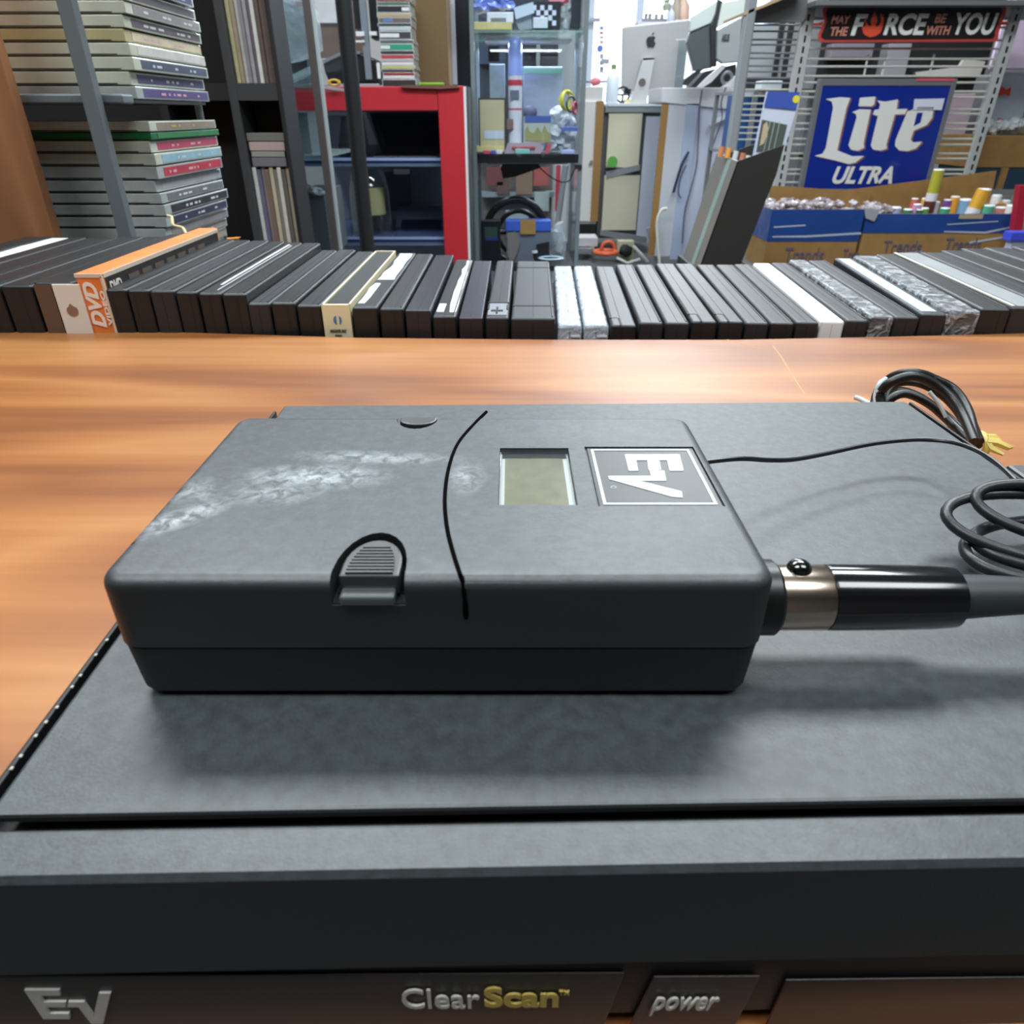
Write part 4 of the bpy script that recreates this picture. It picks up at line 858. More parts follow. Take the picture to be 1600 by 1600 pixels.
B = NB(); c_ = P(522, 129, YC-.02); torus(B, c_, .014, .005, ax='y', n=20, m=6, M=Matrix(((1.2, 0, 0), (0, 1, 0), (0, 0, .55)))); tag(finish('yellow_ring', B, col('d9a92a', .4), smooth=True), 'small yellow oval ring at the front of the red cabinet top', 'ring')
rthing('silver_strip', 480, 131, 592, 134, YC+.035, .02, mat('strip_silver', '9aa3ab', .3), 'thin silver strip along the left half of the red cabinet top', 'strip')
rthing('notice_paper', 488, -30, 526, 36, 3.6, .004, mat('notice_white', 'c3c2c6', .7, var=.06, vscale=8), 'white paper notice on the brown board, behind the showcase', 'notice')
rthing('brown_board', 420, -60, 560, 90, 3.62, .03, mat('board_brown', '5d463a', .7), 'brown board standing behind the red cabinet and showcase', 'board')
rthing('grey_partition', 300, -60, 480, 260, 3.7, .05, mat('partition_grey', '6b7276', .6), 'grey partition far behind the left glass showcase', 'partition')

# ---- glass display tower
YV = 2.95; DV = .38
vt = T('glass_display_case', 'tall glass display case with crowded shelves, at the centre', 'display case', (P(825, 300, YV).x, YV+DV/2, 0))
xa, xb = P(741, 200, YV).x, P(909, 200, YV).x
for (x_, y_) in ((xa, YV), (xb, YV), (xa, YV+DV), (xb, YV+DV)):
    B = NB(); box(B, x_-.008, x_+.008, y_-.006, y_+.006, 0, 1.75); finish('corner_post', B, mat('case_post', '93a3a8', .2, .5), vt, bevel=.002)
B = NB(); box(B, xa+.008, xb-.008, YV-.002, YV+.002, 0, 1.75); finish('front_pane', B, GL, vt)
for x_ in (xa, xb):
    B = NB(); box(B, x_-.002, x_+.002, YV+.008, YV+DV-.008, 0, 1.75); finish('side_pane', B, GL, vt)
B = NB(); box(B, xa+.008, xb-.008, YV+DV-.002, YV+DV+.002, 0, 1.75); finish('rear_pane', B, GL, vt)
B = NB(); zq = P(820, 47, YV).z; box(B, xa+.004, xb-.004, YV+.004, YV+DV-.01, zq-.007, zq); finish('glass_shelf', B, mat('shelf_green_glass', 'a3c9bd', .1, alpha=.35, spec=.9), vt)
zq2 = P(820, 241, YV).z; zq3 = P(820, 255, YV).z
B = NB(); box(B, xa+.006, xb-.006, YV+.004, YV+DV-.01, zq3, zq2); finish('black_shelf', B, mat('shelf_jet', '14171a', .4), vt)
B = NB(); box(B, xb-.022, xb+.006, YV-.012, YV, P(820, 264, YV).z, P(820, 257, YV).z); finish('hinge', B, MATTE, vt)
zq4 = P(820, 416, YV).z
B = NB(); box(B, xa+.006, xb-.006, YV+.004, YV+DV-.01, zq4-.02, zq4); finish('base_shelf', B, mat('shelf_jet', '14171a', .4), vt)
G1 = 'goods on the shelves of the glass display case'
Yi = YV+.06
def goods(name, x0, y0, x1, y1, hexc, label, cat, dy=0, d=.06, rough=.5, bevel=.002, m=None):
    return rthing(name, x0, y0, x1, y1, Yi+dy, d, m or mat('g_'+hexc, hexc, rough, var=.08, vscale=30), label, cat, None, bevel)
# top shelf
for zz_, e_ in ((P(820, 49, YV).z-.02, 2.2), (1.70, 2.2), (zq3-.012, 0.7)):
    area('display_case_strip_light', (xa+xb)/2, YV+.2, zz_, .3, .12, e_, (.75, .85, 1))
    B = NB(); box(B, (xa+xb)/2-.16, (xa+xb)/2+.16, YV+.12, YV+.28, zz_+.002, zz_+.008); finish('strip_lamp', B, WHITE, vt)
goods('yellow_carton', 741, 34, 800, 46.5, 'bfb27a', 'pale yellow carton with a white label on the top shelf of the display case', 'carton', d=.2)
t = goods('barcode_label', 761, 19, 802, 35, 'cfd6dd', 'white label box lying on the pale yellow carton', 'label', dy=.0, d=.02)
B = NB()
for i in range(16): x_ = 767+i*1.5; pbox(B, x_, 28, x_+.8, 34, Yi-.0015, .001)
finish('barcode', B, MATTE, t)
B = NB()
for i, (x_, y_) in enumerate(((752, 12), (770, 6), (790, 8), (758, 0), (782, -4))): blob(B, P(x_, y_, Yi+.04), .028, jag=.35, sq=(1.2, 1, .6))
tag(finish('blister_packs', B, mat('packs_blue', '6f86d6', .2, bump=.8, bscale=50, spec=.9)), 'heap of shiny blue blister packs on the pale yellow carton', 'pack')
ck = T('checkered_box', 'black box with a white checkerboard pattern on the top shelf of the display case', 'box', (P(855, 46, Yi+.01).x, Yi, zq))
B = NB(); pbox(B, 834, 2, 876, 46.5, Yi+.02, .06); finish('carton', B, mat('check_black', '1b2028', .4), ck, bevel=.001)
B = NB(); s_ = 6.2
for (i, j) in ((0, 1), (0, 3), (1, 0), (1, 2), (1, 4), (2, 3), (3, 4), (2, 1), (0, -1)): pbox(B, 838+j*s_, 8+i*8, 838+(j+1)*s_, 16+i*8, Yi+.018, .002)
finish('checks', B, mat('check_white', 'c9d2e4', .4), ck)
B = NB(); ppoly(B, [(803, 12), (833, 3), (835, 20), (806, 30)], Yi, .01); pt = finish('price_card', B, mat('card_bluewhite', 'bccadb', .5)); tag(pt, 'tilted pale price card beside the checkered box', 'card')
B = NB(); ppoly(B, [(808, 26), (830, 22), (832, 44), (812, 46), (806, 34)], Yi+.015, .03); tag(finish('small_bag', B, mat('bag_grey', '8f98a3', .3)), 'small grey bag under the tilted price card', 'bag')
goods('price_sticker', 833, 27, 856, 44, 'c3ccd6', 'white sticker card standing against the checkered box', 'card', dy=-.0, d=.006)
B = NB()
for (x_, y_) in ((884, 14), (888, 28), (884, 38), (880, 22)): blob(B, P(x_, y_, Yi+.05), .022, jag=.3, sq=(1, 1, 1.1))
tag(finish('plastic_bag', B, WRAP), 'crumpled clear bag right of the checkered box', 'bag')
goods('dark_case', 894, -20, 908, 44, '16202c', 'dark case against the right post of the display case, top shelf', 'case', d=.1)
B = NB(); blob(B, P(870, 4, Yi+.05), .03, jag=.3, sq=(1.4, 1, .5)); tag(finish('red_packet', B, col('a5505c', .4)), 'red packet at the top edge above the checkered box', 'packet')
# middle shelf
fr_ = T('picture_box', 'cream framed picture box on the middle shelf of the display case', 'frame', (P(768, 236, Yi).x, Yi, zq2))
B = NB(); pbox(B, 748, 153, 790, 232, Yi, .03); finish('frame', B, mat('frame_dark', '3b3833', .4), fr_)
B = NB(); pbox(B, 750, 156, 788, 229, Yi-.002, .002); finish('panel', B, mat('panel_cream', 'b9b391', .4, var=.08, vscale=10), fr_)
B = NB(); pbox(B, 757, 204, 787, 217, Yi-.004, .001); finish('price_label', B, mat('card_bluewhite', 'bccadb', .5), fr_)
B = NB(); pbox(B, 744, 229, 788, 237, Yi-.03, .09); finish('ledge', B, mat('ledge_yellow', 'cfc788', .4), fr_)
tb = T('sealant_tube', 'tall white and blue tube with a red band, in the display case', 'tube', (P(805, 238, Yi).x, Yi+.03, zq2))
xt0 = P(805, 150, Yi).x; ZZ = lambda y: P(800, y, Yi+.03).z
B = NB(); tube(B, [(xt0, Yi+.03, ZZ(236)), (xt0, Yi+.03, ZZ(118))], .026, 24); finish('barrel', B, mat('tube_white', 'ccd2dc', .35), tb, smooth=True)
B = NB(); tube(B, [(xt0, Yi+.03, ZZ(118)), (xt0, Yi+.03, ZZ(72)), (xt0, Yi+.03, ZZ(62)), (xt0, Yi+.03, ZZ(58))], [.027, .025, .02, .012], 24); finish('blue_top', B, mat('tube_blue', '8fa6e8', .2, coat=.5), tb, smooth=True)
def bandp(name, a_, b_, hexc, r=.0266):
    B = NB(); tube(B, [(xt0, Yi+.03, ZZ(b_)), (xt0, Yi+.03, ZZ(a_))], r, 24); finish(name, B, col(hexc, .4), tb, smooth=True)
bandp('red_band', 125, 134, 'b8384c'); bandp('red_band', 169, 172, 'b85a68')
rpart('picture', 797, 141, 811, 155, Yi+.001, .003, mat('print_slate', '5d6678', .5), tb); rpart('picture', 792, 186, 802, 202, Yi+.001, .004, mat('print_brown', '7a6259', .5), tb)
zb1 = T('zip_bag', 'clear zip bag with a green seal standing behind the blue sachet', 'bag', (P(848, 235, Yi+.1).x, Yi+.1, zq2))
B = NB(); pbox(B, 817, 104, 878, 236, Yi+.1, .012); finish('bag', B, mat('bag_hazy', 'a7b6c8', .25, alpha=.6, bump=.6, bscale=30), zb1, bevel=.004)
rpart('seal', 818, 108, 878, 115, Yi+.097, .003, mat('seal_green', '84c0a8', .3, alpha=.85), zb1); rpart('content', 819, 118, 864, 215, Yi+.104, .006, mat('content_lilac', '8f98b8', .5), zb1)
B = NB(); blob(B, P(829, 175, Yi+.09), .022, jag=.2, sq=(1.3, .5, 1)); finish('dark_content', B, mat('content_dark', '4e5670', .5), zb1, smooth=True)
goods('grey_packet', 765, 100, 789, 160, '8a9ba3', 'pale grey packet behind the cream frame', 'packet', dy=.1, d=.02)
sa = T('picture_sachet', 'blue-topped sachet with a skyline picture on the middle display shelf', 'sachet', (P(840, 222, Yi).x, Yi, zq2))
rpart('pouch', 818, 182, 861, 224, Yi, .02, mat('pouch_pale', 'a9b3ae', .35), sa, .002); rpart('blue_header', 820, 181, 861, 191, Yi-.002, .002, mat('header_blue', '4560a8', .35), sa)
B = NB(); ppoly(B, [(820, 205), (824, 196), (828, 206), (834, 208), (840, 198), (846, 207), (851, 195), (855, 205), (860, 209), (860, 222), (820, 220)], Yi-.002, .002); finish('skyline', B, mat('skyline_olive', '8f9160', .5), sa)
B = NB()
for (x_, y_, r_) in ((872, 178, .03), (884, 192, .03), (868, 205, .028), (888, 212, .028), (878, 224, .026), (862, 226, .024)): blob(B, P(x_, y_, Yi+.04), r_, jag=.3, sq=(1.1, .8, .8))
tag(finish('clear_packets', B, mat('packet_clear', 'c8d2dc', .15, alpha=.75, bump=1, bscale=50, spec=.9)), 'pile of clear packets at the right of the middle display shelf', 'packet')['kind'] = 'stuff'
goods('blue_packet', 877, 198, 903, 205, '5a76c0', 'small blue packet among the clear packets', 'packet', dy=-.01, d=.02)
cc_ = P(886, 157, Yi-.03)
for k, (h_, nm) in enumerate((('c9c438', 'yellow'), ('33454a', 'dark'), ('a83a4e', 'red'))):
    B = NB()
    for j in range(2 if k == 0 else 1): torus(B, cc_+V((.014*k-.004*j, -.01*k, -.012*k)), .030-.003*j-.006*k, .0042, ax='y', n=26, m=6, M=Matrix.Rotation(.5+.3*k+.5*j, 3, 'Z'))
    tag(finish('cable_coil', B, mat('coil_'+h_, h_, .35), smooth=True), f'{nm} cable coil hanging at the right side of the display case', 'cable', 'cable coils hanging in the display case')
for (x0_, x1q, h_, lb) in ((755, 766, 'c74a6a', 'pink'), (767, 775, '4b55b8', 'blue'), (776, 785, 'd9dde6', 'white')): goods('small_packet', x0_, 235, x1q, 240.6, h_, f'small {lb} packet at the front edge of the middle display shelf', 'packet', dy=-.04, d=.03, bevel=.001)
B = NB(); ppoly(B, [(788, 240), (793, 224), (842, 222), (850, 230), (845, 240)], Yi-.035, .05); tag(finish('clear_tray_pack', B, mat('tray_pink', 'b9a9b8', .2, alpha=.85)), 'clear pinkish tray pack lying on the middle display shelf', 'pack')
rthing('red_strip_item', 800, 229, 836, 233, Yi-.04, .004, col('a84a4a', .5), 'red strip on the pinkish tray pack', 'strip')
goods('green_marble_pack', 805, 233, 828, 240.6, '7fc0bb', 'teal and blue packet at the front of the middle display shelf', 'packet', dy=-.05, d=.01)
B = NB(); ppoly(B, [(851, 240), (856, 224), (862, 226), (857, 240)], Yi-.05, .01); tag(finish('striped_tube', B, mat('striped_red', 'c05060', .4)), 'small red and white tube leaning at the front of the middle display shelf', 'tube')
goods('white_card', 877, 234, 897, 240.6, 'a5b4e0', 'pale blue card at the right front of the middle display shelf', 'card', dy=-.05, d=.01)
# lower compartment
sw = T('steering_wheel', 'black racing steering wheel standing in the lower display case', 'steering wheel', (P(805, 412, Yi+.1).x, Yi+.1, zq4))
cw = P(806, 362, Yi+.1); RW = abs(P(857, 362, Yi+.1).x-P(755, 362, Yi+.1).x)/2
B = NB(); torus(B, cw, RW-.014, .0155, ax='y', n=48, m=12); finish('rim', B, mat('wheel_black', '101316', .35), sw, smooth=True)
B = NB(); torus(B, cw+V((.012, .05, -.012)), RW-.05, .010, ax='y', n=40, m=10); finish('inner_ring', B, mat('wheel_black', '101316', .35), sw, smooth=True)
B = NB()
for a_ in (0, 180, 270): d_ = V((math.cos(math.radians(a_)), 0, math.sin(math.radians(a_)))); tube(B, [cw, cw+d_*(RW-.015)], .012, 8)
finish('spoke', B, mat('wheel_black', '101316', .35), sw, smooth=True)
bb = T('blue_carton', 'blue and grey carton taped with brown tape in front of the steering wheel', 'carton', (P(826, 412, Yi).x, Yi, zq4))
rpart('carton', 791, 346, 860, 411, Yi-.0, .06, mat('carton_greyblue', '69717e', .45), bb, .002); rpart('blue_lid', 790, 345, 861, 361, Yi-.006, .07, mat('lid_blue', '3f63c9', .35), bb, .002)
rpart('tape', 813, 343, 837, 366, Yi-.009, .002, mat('tape_tan', 'a5824e', .35), bb)
B = NB(); ppoly(B, [(793, 365), (805, 362), (812, 380), (806, 400), (800, 411), (793, 400)], Yi-.012, .006); finish('torn_patch', B, mat('patch_taupe', '7b7672', .7), bb)
B = NB(); ppoly(B, [(838, 382), (858, 378), (858, 398), (840, 400)], Yi-.01, .008); finish('dark_print', B, mat('print_black', '1c1e22', .4), bb)
pd_ = T('dark_blister', 'dark boxed gadget with a blue greenish print, left in the lower display case', 'box', (P(766, 412, Yi).x, Yi-.02, zq4))
rpart('carton', 752, 345, 782, 411, Yi-.02, .05, mat('gadget_black', '12161c', .35), pd_, .001); rpart('print', 757, 355, 777, 371, Yi-.022, .002, mat('print_green', '2f4a3f', .4), pd_); rpart('print', 758, 371, 778, 376, Yi-.022, .002, mat('print_blue', '27347a', .4), pd_)
cb = T('corded_adapter', 'black cord with a white cap lying in front of the blue carton', 'cord end', (P(838, 410, Yi-.05).x, Yi-.04, zq4))
B = NB(); c_ = P(836, 395, Yi-.045); tube(B, [c_, c_+V((.004, 0, -.022)), c_+V((.02, .0, -.034)), c_+V((.05, 0, -.034))], .009, 10, smooth=3); finish('cord', B, MATTE, cb, smooth=True)
B = NB(); tube(B, [c_+V((-.001, 0, 0)), c_+V((-.002, 0, .007))], .0115, 16); finish('cap', B, WHITE, cb, smooth=True)
B = NB(); c_ = P(861, 403, Yi-.05); Mx = Matrix(((1, 0, 0), (0, 1, 0), (0, 0, 1))); torus(B, c_, .044, .009, ax='z', n=36, m=6, M=Matrix(((1, 0, 0), (0, .8, 0), (0, 0, .4)))); tag(finish('pale_blue_disc', B, mat('disc_pale', 'a4b8c6', .25), smooth=True), 'pale blue ring lying flat at the front of the lower display case', 'ring')
B = NB(); ppoly(B, [(784, 256), (842, 256), (845, 262), (806, 276), (786, 279), (782, 262)], YV+.12, .15); tag(finish('black_speaker', B, mat('speaker_black', '12161c', .4)), 'black wedge-shaped unit fixed under the black shelf of the display case', 'unit')
B = NB(); tube(B, [P(843, 262, YV+.1), P(860, 276, YV+.1), P(875, 284, YV+.1), P(888, 283, YV+.06), P(893, 275, YV+.02), P(899, 262, YV-.006)], .0022, 6, smooth=4); tag(finish('thin_cable', B, MATTE, smooth=True), 'thin black cable drooping under the black display shelf', 'cable')
B = NB(); blob(B, P(872, 375, Yi+.12), .05, jag=.25, sq=(.7, .6, 1.5)); tag(finish('plastic_bag', B, WRAP), 'clear bag standing right of the steering wheel', 'bag')

# ---- behind the display case
YB_ = 4.6
ds = T('dark_equipment_rack', 'dark rack of boxes seen through the upper glass display case', 'rack', (P(800, 200, YB_).x, YB_+.1, 0))
B = NB(); pbox(B, 715, -60, 872, 235, YB_, .3, at=90); finish('cabinet', B, mat('rack_navy', '1c2738', .5), ds)
for (a_, b_, c_, d_, h_) in ((748, 60, 790, 100, '27384f'), (820, 55, 838, 78, '16202e'), (845, 52, 872, 85, '20262e'), (845, 88, 872, 103, '32353c'), (763, 72, 780, 96, '121820')): rpart('box', a_, b_, c_, d_, YB_-.05, .05, mat('rk_'+h_, h_, .4), ds)
rpart('grey_bracket', 838, 58, 844, 104, YB_-.08, .02, STEEL, ds); rpart('grey_bracket', 818, 76, 842, 79, YB_-.08, .02, STEEL, ds)
ls = T('open_storage_shelf', 'cluttered shelf with brown and red goods seen through the lower display case', 'shelf', (P(800, 300, YB_).x, YB_+.1, 0))
rpart('back_board', 715, 236, 862, 420, YB_+.1, .05, mat('board_greybrown', '6b6560', .7), ls); rpart('shelf_board', 750, 300, 870, 308, YB_-.02, .1, mat('board_pale', '7f8a8c', .5), ls)
for i, (a_, b_, c_, d_, h_, nm) in enumerate(((760, 262, 786, 290, '6b3a38', 'dull red'), (776, 284, 796, 304, '5a463e', 'brown'), (834, 262, 858, 290, '9c4f4a', 'brick red'), (806, 268, 832, 304, '7c6552', 'tan brown'), (790, 330, 826, 360, '8b9c9a', 'grey green'), (835, 300, 858, 330, '9aa6a2', 'pale'))):
    rthing('stored_box', a_, b_, c_, d_, YB_-.03, .06, mat('st_'+h_, h_, .6), f'{nm} box seen through the lower display case', 'box', 'boxes seen through the lower display case')
rs = rthing('striped_board', 864, 258, 882, 520, YB_-.1, .03, mat('panel_offwhite', 'b9bab6', .5), 'off-white panel with a red vertical stripe behind the display case', 'panel')
rpart('red_stripe', 868, 258, 875, 330, YB_-.104, .004, mat('stripe_red', 'a83240', .5), rs)
B = NB(); tube(B, [P(884, 258, 4.3), P(850, 500, 4.3)], .017, 12); tag(finish('grey_pipe', B, STEEL, smooth=True), 'slanted grey pipe behind the right side of the display case', 'pipe')
rthing('white_wall_board', 868, 60, 890, 420, YB_+.4, .03, mat('board_white', 'b9bfc2', .6), 'tall white board edge behind the right side of the display case', 'board')

# ================================================================ RIGHT BACKGROUND: white counters and computers
YW = 5.6
wc = T('white_cupboard', 'narrow white cupboard with a brown wood strip, right of the display case', 'cupboard', (P(930, 350, YW).x, YW+.2, 0))
rpart('body', 896, 135, 936, 392, YW, .4, mat('cup_white', 'c9c8c6', .5), wc, .004); rpart('door', 897, 158, 936, 346, YW-.02, .02, mat('cup_door', 'd3d2d0', .45), wc, .003)
rpart('wood_strip', 927, 158, 939, 346, YW-.026, .006, mat('strip_wood', '93703f', .5), wc); rpart('toe_gap', 900, 350, 931, 368, YW-.01, .02, MATTE, wc)
B = NB(); tube(B, [P(924, 253, YW-.02), P(924, 253, YW-.05)], .012, 12); finish('knob', B, mat('knob_tan', '8d7a68', .4), wc, smooth=True)
cr_c = T('cream_cupboard', 'cream panelled cupboard with grey metal trim below the silver computer', 'cupboard', (P(975, 360, YW).x, YW+.2, 0))
CRM = mat('cup_cream', 'cdc9b0', .5)
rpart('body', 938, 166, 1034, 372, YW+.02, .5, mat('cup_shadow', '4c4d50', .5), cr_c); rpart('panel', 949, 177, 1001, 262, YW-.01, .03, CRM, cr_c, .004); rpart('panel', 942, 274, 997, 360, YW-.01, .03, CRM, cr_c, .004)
rpart('trim', 946, 165, 1034, 176, YW-.02, .05, STEEL, cr_c, .003)
B = NB(); ppoly(B, [(947, 268), (1000, 257), (1000, 266), (948, 279)], YW-.02, .03); finish('trim', B, STEEL, cr_c)
B = NB(); ppoly(B, [(938, 360), (1010, 370), (1010, 380), (937, 368)], YW-.03, .04); finish('trim', B, STEEL, cr_c)
rpart('white_panel', 1002, 182, 1031, 372, YW-.02, .03, mat('cup_bluewhite', 'c3c9d6', .5), cr_c)
B = NB(); tube(B, [P(957, 253, YW-.03), P(957, 253, YW-.06)], .036, 20); finish('green_knob', B, mat('knob_green', '4c9a3a', .4), cr_c, smooth=True)
rthing('computer_desk', 950, 161, 1036, 166, YW-.03, .5, mat('desk_white', 'd5dae0', .4), 'white desk surface under the silver computer', 'desk')
zdk = P(1000, 161, YW-.03).z
# silver all-in-one computer
im = T('desktop_computer', 'large silver desktop computer seen from behind with a dark fruit emblem', 'computer', (P(1000, 160, YW+.1).x, YW+.1, zdk))
SILV = mat('silver_alu', 'a9aaac', .35, .35)
B = NB(); ppoly(B, [(973, 43), (976, 41), (1076, 30), (1079, 33), (1067, 140), (971, 143)], YW+.12, .05); finish('screen_housing', B, SILV, im, bevel=.008)
B = NB(); ppoly(B, [(1005, 91), (1023, 90), (1010, 160), (985, 161)], YW+.07, .012); ppoly(B, [(985, 157), (1011, 156), (1011, 161), (984, 161)], YW+.02, .16); ppoly(B, [(1005, 90), (1023, 89), (1022, 93), (1004, 94)], YW+.07, .05); sd_ = finish('stand', B, mat('silver_stand', 'c4c6c6', .3, .3), im)
cc2 = P(1003.5, 129, YW+.065); B = NB(); tube(B, [cc2, cc2+V((0, .004, 0))], .025, 20); finish('cable_hole', B, mat('hole_brown', '5a514e', .6), sd_)
ap = P(1017.5, 64, YW+.115); B = NB(); u_ = .042
prism(B, [ap+V((u_*x, 0, u_*y)) for x, y in [(-.15, .62), (0, .55), (.2, .66), (.5, .6), (.68, .42), (.52, .25), (.5, 0), (.6, -.2), (.76, -.3), (.6, -.72), (.35, -.95), (.1, -.86), (-.12, -.86), (-.35, -.95), (-.62, -.6), (-.78, -.1), (-.76, .25), (-.55, .55)]], (0, .003, 0))
prism(B, [ap+V((u_*x, 0, u_*y)) for x, y in [(.02, .72), (.05, .98), (.35, 1.25), (.33, .95)]], (0, .003, 0)); finish('fruit_emblem', B, mat('emblem_black', '26262a', .3), im)
ac = T('acrylic_frame', 'clear acrylic sheet with white edges overlapping the silver computer', 'frame', (P(1070, 118, YW).x, YW+.02, zdk))
rpart('sheet', 1056, 62, 1085, 161, YW+.02, .004, glass('acrylic', (.8, .85, .87), .05), ac); rpart('edge', 1083, 61, 1085, 118, YW+.017, .006, WHITE, ac); rpart('edge', 1056, 61, 1085, 62.5, YW+.017, .006, WHITE, ac)
# spray bottle, drone, wheel on the desk
bt_ = T('spray_bottle', 'white bottle with a green cap standing left of the silver computer', 'bottle', (P(957, 163, YW).x, YW+.02, zdk))
xb_ = P(957, 140, YW+.02).x; Zb = lambda y: P(957, y, YW+.02).z
B = NB(); tube(B, [(xb_, YW+.02, zdk+.001), (xb_, YW+.02, Zb(122)), (xb_, YW+.02, Zb(112)), (xb_, YW+.02, Zb(108))], [.045, .045, .03, .014], 20); finish('body', B, mat('bottle_white', 'cfdbe6', .3), bt_, smooth=True)
B = NB(); tube(B, [(xb_, YW+.02, Zb(108)), (xb_, YW+.02, Zb(101))], .018, 12); finish('cap', B, mat('cap_olive', '7c8c5a', .4), bt_, smooth=True)
B = NB(); tube(B, [(xb_, YW+.02, Zb(101)), (xb_, YW+.02, Zb(96)), (xb_+.03, YW+.02, Zb(95.5))], .005, 8); finish('nozzle', B, STEEL, bt_, smooth=True)
dn = T('toy_drone', 'small red and black toy drone on top of the white cupboard', 'drone', (P(928, 134, YW+.1).x, YW+.1, P(928, 134, YW).z))
c_ = P(931, 128, YW+.1); B = NB(); blob(B, c_, .034, jag=.15, sq=(1.1, 1, .8)); finish('body', B, mat('drone_red', 'b0606a', .4), dn, smooth=True)
for s in (-1, 1): B = NB(); tube(B, [c_, c_+V((.11*s, 0, .004))], .007, 8); tube(B, [c_+V((.09*s, 0, .004)), c_+V((.09*s, 0, -.045))], .006, 8); finish('arm', B, mat('drone_dark', '4e4a5c', .4), dn, smooth=True)
B = NB(); c_ = P(973, 148, YW+.0); torus(B, c_, .045, .007, ax='y', n=26, m=6); tube(B, [c_-V((.045, 0, 0)), c_+V((.045, 0, 0))], .006, 6); tube(B, [c_+V((0, 0, 0)), c_-V((0, 0, .06))], .008, 6); tag(finish('racing_toy', B, BLACK, smooth=True), 'small black wheel on a stand at the left foot of the silver computer', 'toy')
rthing('desk_clutter_box', 975, 139, 986, 147, YW-.0, .06, BLACK, 'small black box between the little wheel and the silver computer stand', 'box')
rthing('orange_packet', 1014, 150, 1032, 158, YW+.02, .04, mat('packet_rust', '94604e', .5), 'rust coloured packet right of the silver computer stand', 'packet')
rthing('yellow_packet', 976, 155, 985, 160.5, YW-.01, .04, mat('packet_sand', 'd6cb8e', .5), 'pale yellow packet left of the silver computer stand', 'packet')
# window sill things
sill = T('window_ledge_figures', 'row of dark figures on a shelf in the bright window', 'ornament', (P(1030, 34, 6.6).x, 6.6, P(1030, 34, 6.6).z))
rpart('ledge', 1003, 29, 1048, 34, 6.55, .41, mat('ledge_mauve', '7d7a86', .6), sill)
B = NB()
for x_ in (1008, 1014, 1024, 1033): pbox(B, x_, 21+(x_ % 3), x_+4, 29, 6.58, .04)
finish('figures', B, mat('figures_grey', '6f6b72', .6), sill)
for (x_, y0_, y1_, r_, h_, nm) in ((1042, 0, 16, .03, '8d9486', 'grey green'), (1049, 8, 34, .032, 'a9b3c9', 'pale blue'), (1057.5, -10, 32, .038, '8f8578', 'taupe'), (1068, -10, 32, .042, 'b89c8c', 'pinkish')):
    B = NB(); a_ = P(x_, y1_, 6.4); b_ = P(x_, y0_, 6.4); tube(B, [a_, a_.lerp(b_, .5), a_.lerp(b_, .75), b_], [r_, r_*1.1, r_*.6, r_*.8], 12); tag(finish('window_ornament', B, mat('orn_'+h_, h_, .5), smooth=True), f'{nm} ornament standing in the window above the silver computer', 'ornament')
for (y0_, y1_, h_) in ((41, 47, '6d8bd0'), (49, 54, 'c4667a'), (56, 61, 'a9a3b4'), (63, 69, 'b79fae'), (84, 92, '8d93a0'), (94, 102, '9aa0ac'), (104, 114, '9a9aa6')):
    B = NB(); pbox(B, 937, y0_, 943, y1_, 6.94, .004); finish('decal', B, mat('decal_'+h_, h_, .5), wf)
c_ = P(937.5, 76, 6.94); B = NB(); tube(B, [c_, c_+V((0, .004, 0))], .026, 20); finish('decal', B, mat('decal_blue', '5474b8', .5), wf)
B = NB(); pbox(B, 922, 28, 938, 34, 6.9, .03); pbox(B, 940, 92, 952, 100, 6.9, .03); finish('latch', B, mat('latch_grey', '8f97a6', .4), wf)
# other computers' backs
def aio(label, parts, Y):
    t = T('desktop_computer', label, 'computer', (P(1120, 130, Y).x, Y, zdk), None)
    for nm, pts, hexc, dy, d in parts:
        B = NB(); ppoly(B, pts, Y+dy, d); o = finish(nm, B, mat('aio_'+hexc, hexc, .35), t, bevel=.004)
    return t
YA = 4.6
aio('dark slate all-in-one computer back with a pale top, right of the silver computer', [('pale_top', [(1080, 26), (1122, 0), (1121, 15), (1111, 36), (1078, 50)], 'bcc6c4', .0, .03), ('back_cover', [(1078, 50), (1111, 36), (1113, 106), (1085, 111), (1073, 66)], '4a5154', .01, .05), ('rim', [(1122, -2), (1130, 3), (1125, 27), (1120, 45), (1120, 104), (1112, 104), (1110, 40), (1118, 20)], '2b2d30', -.01, .05)], YA)
an = aio('pale grey all-in-one computer back with small dark lettering', [('pale_top', [(1129, 4), (1165, -4), (1166, 19), (1121, 43)], 'c4ccc6', -.03, .03), ('back_cover', [(1121, 47), (1162, 25), (1158, 60), (1154, 97), (1130, 99), (1120, 92)], '8f9496', -.04, .06), ('rim', [(1160, 26), (1163, 24), (1160, 60), (1156, 95), (1153, 95)], '2b2d30', -.045, .05)], YA)
text_px('lettering', 'ASUS', (1127, 53, 1139, 65), YA-.044, mat('aio_2b2d30', '2b2d30', .35), an, 0, .03)
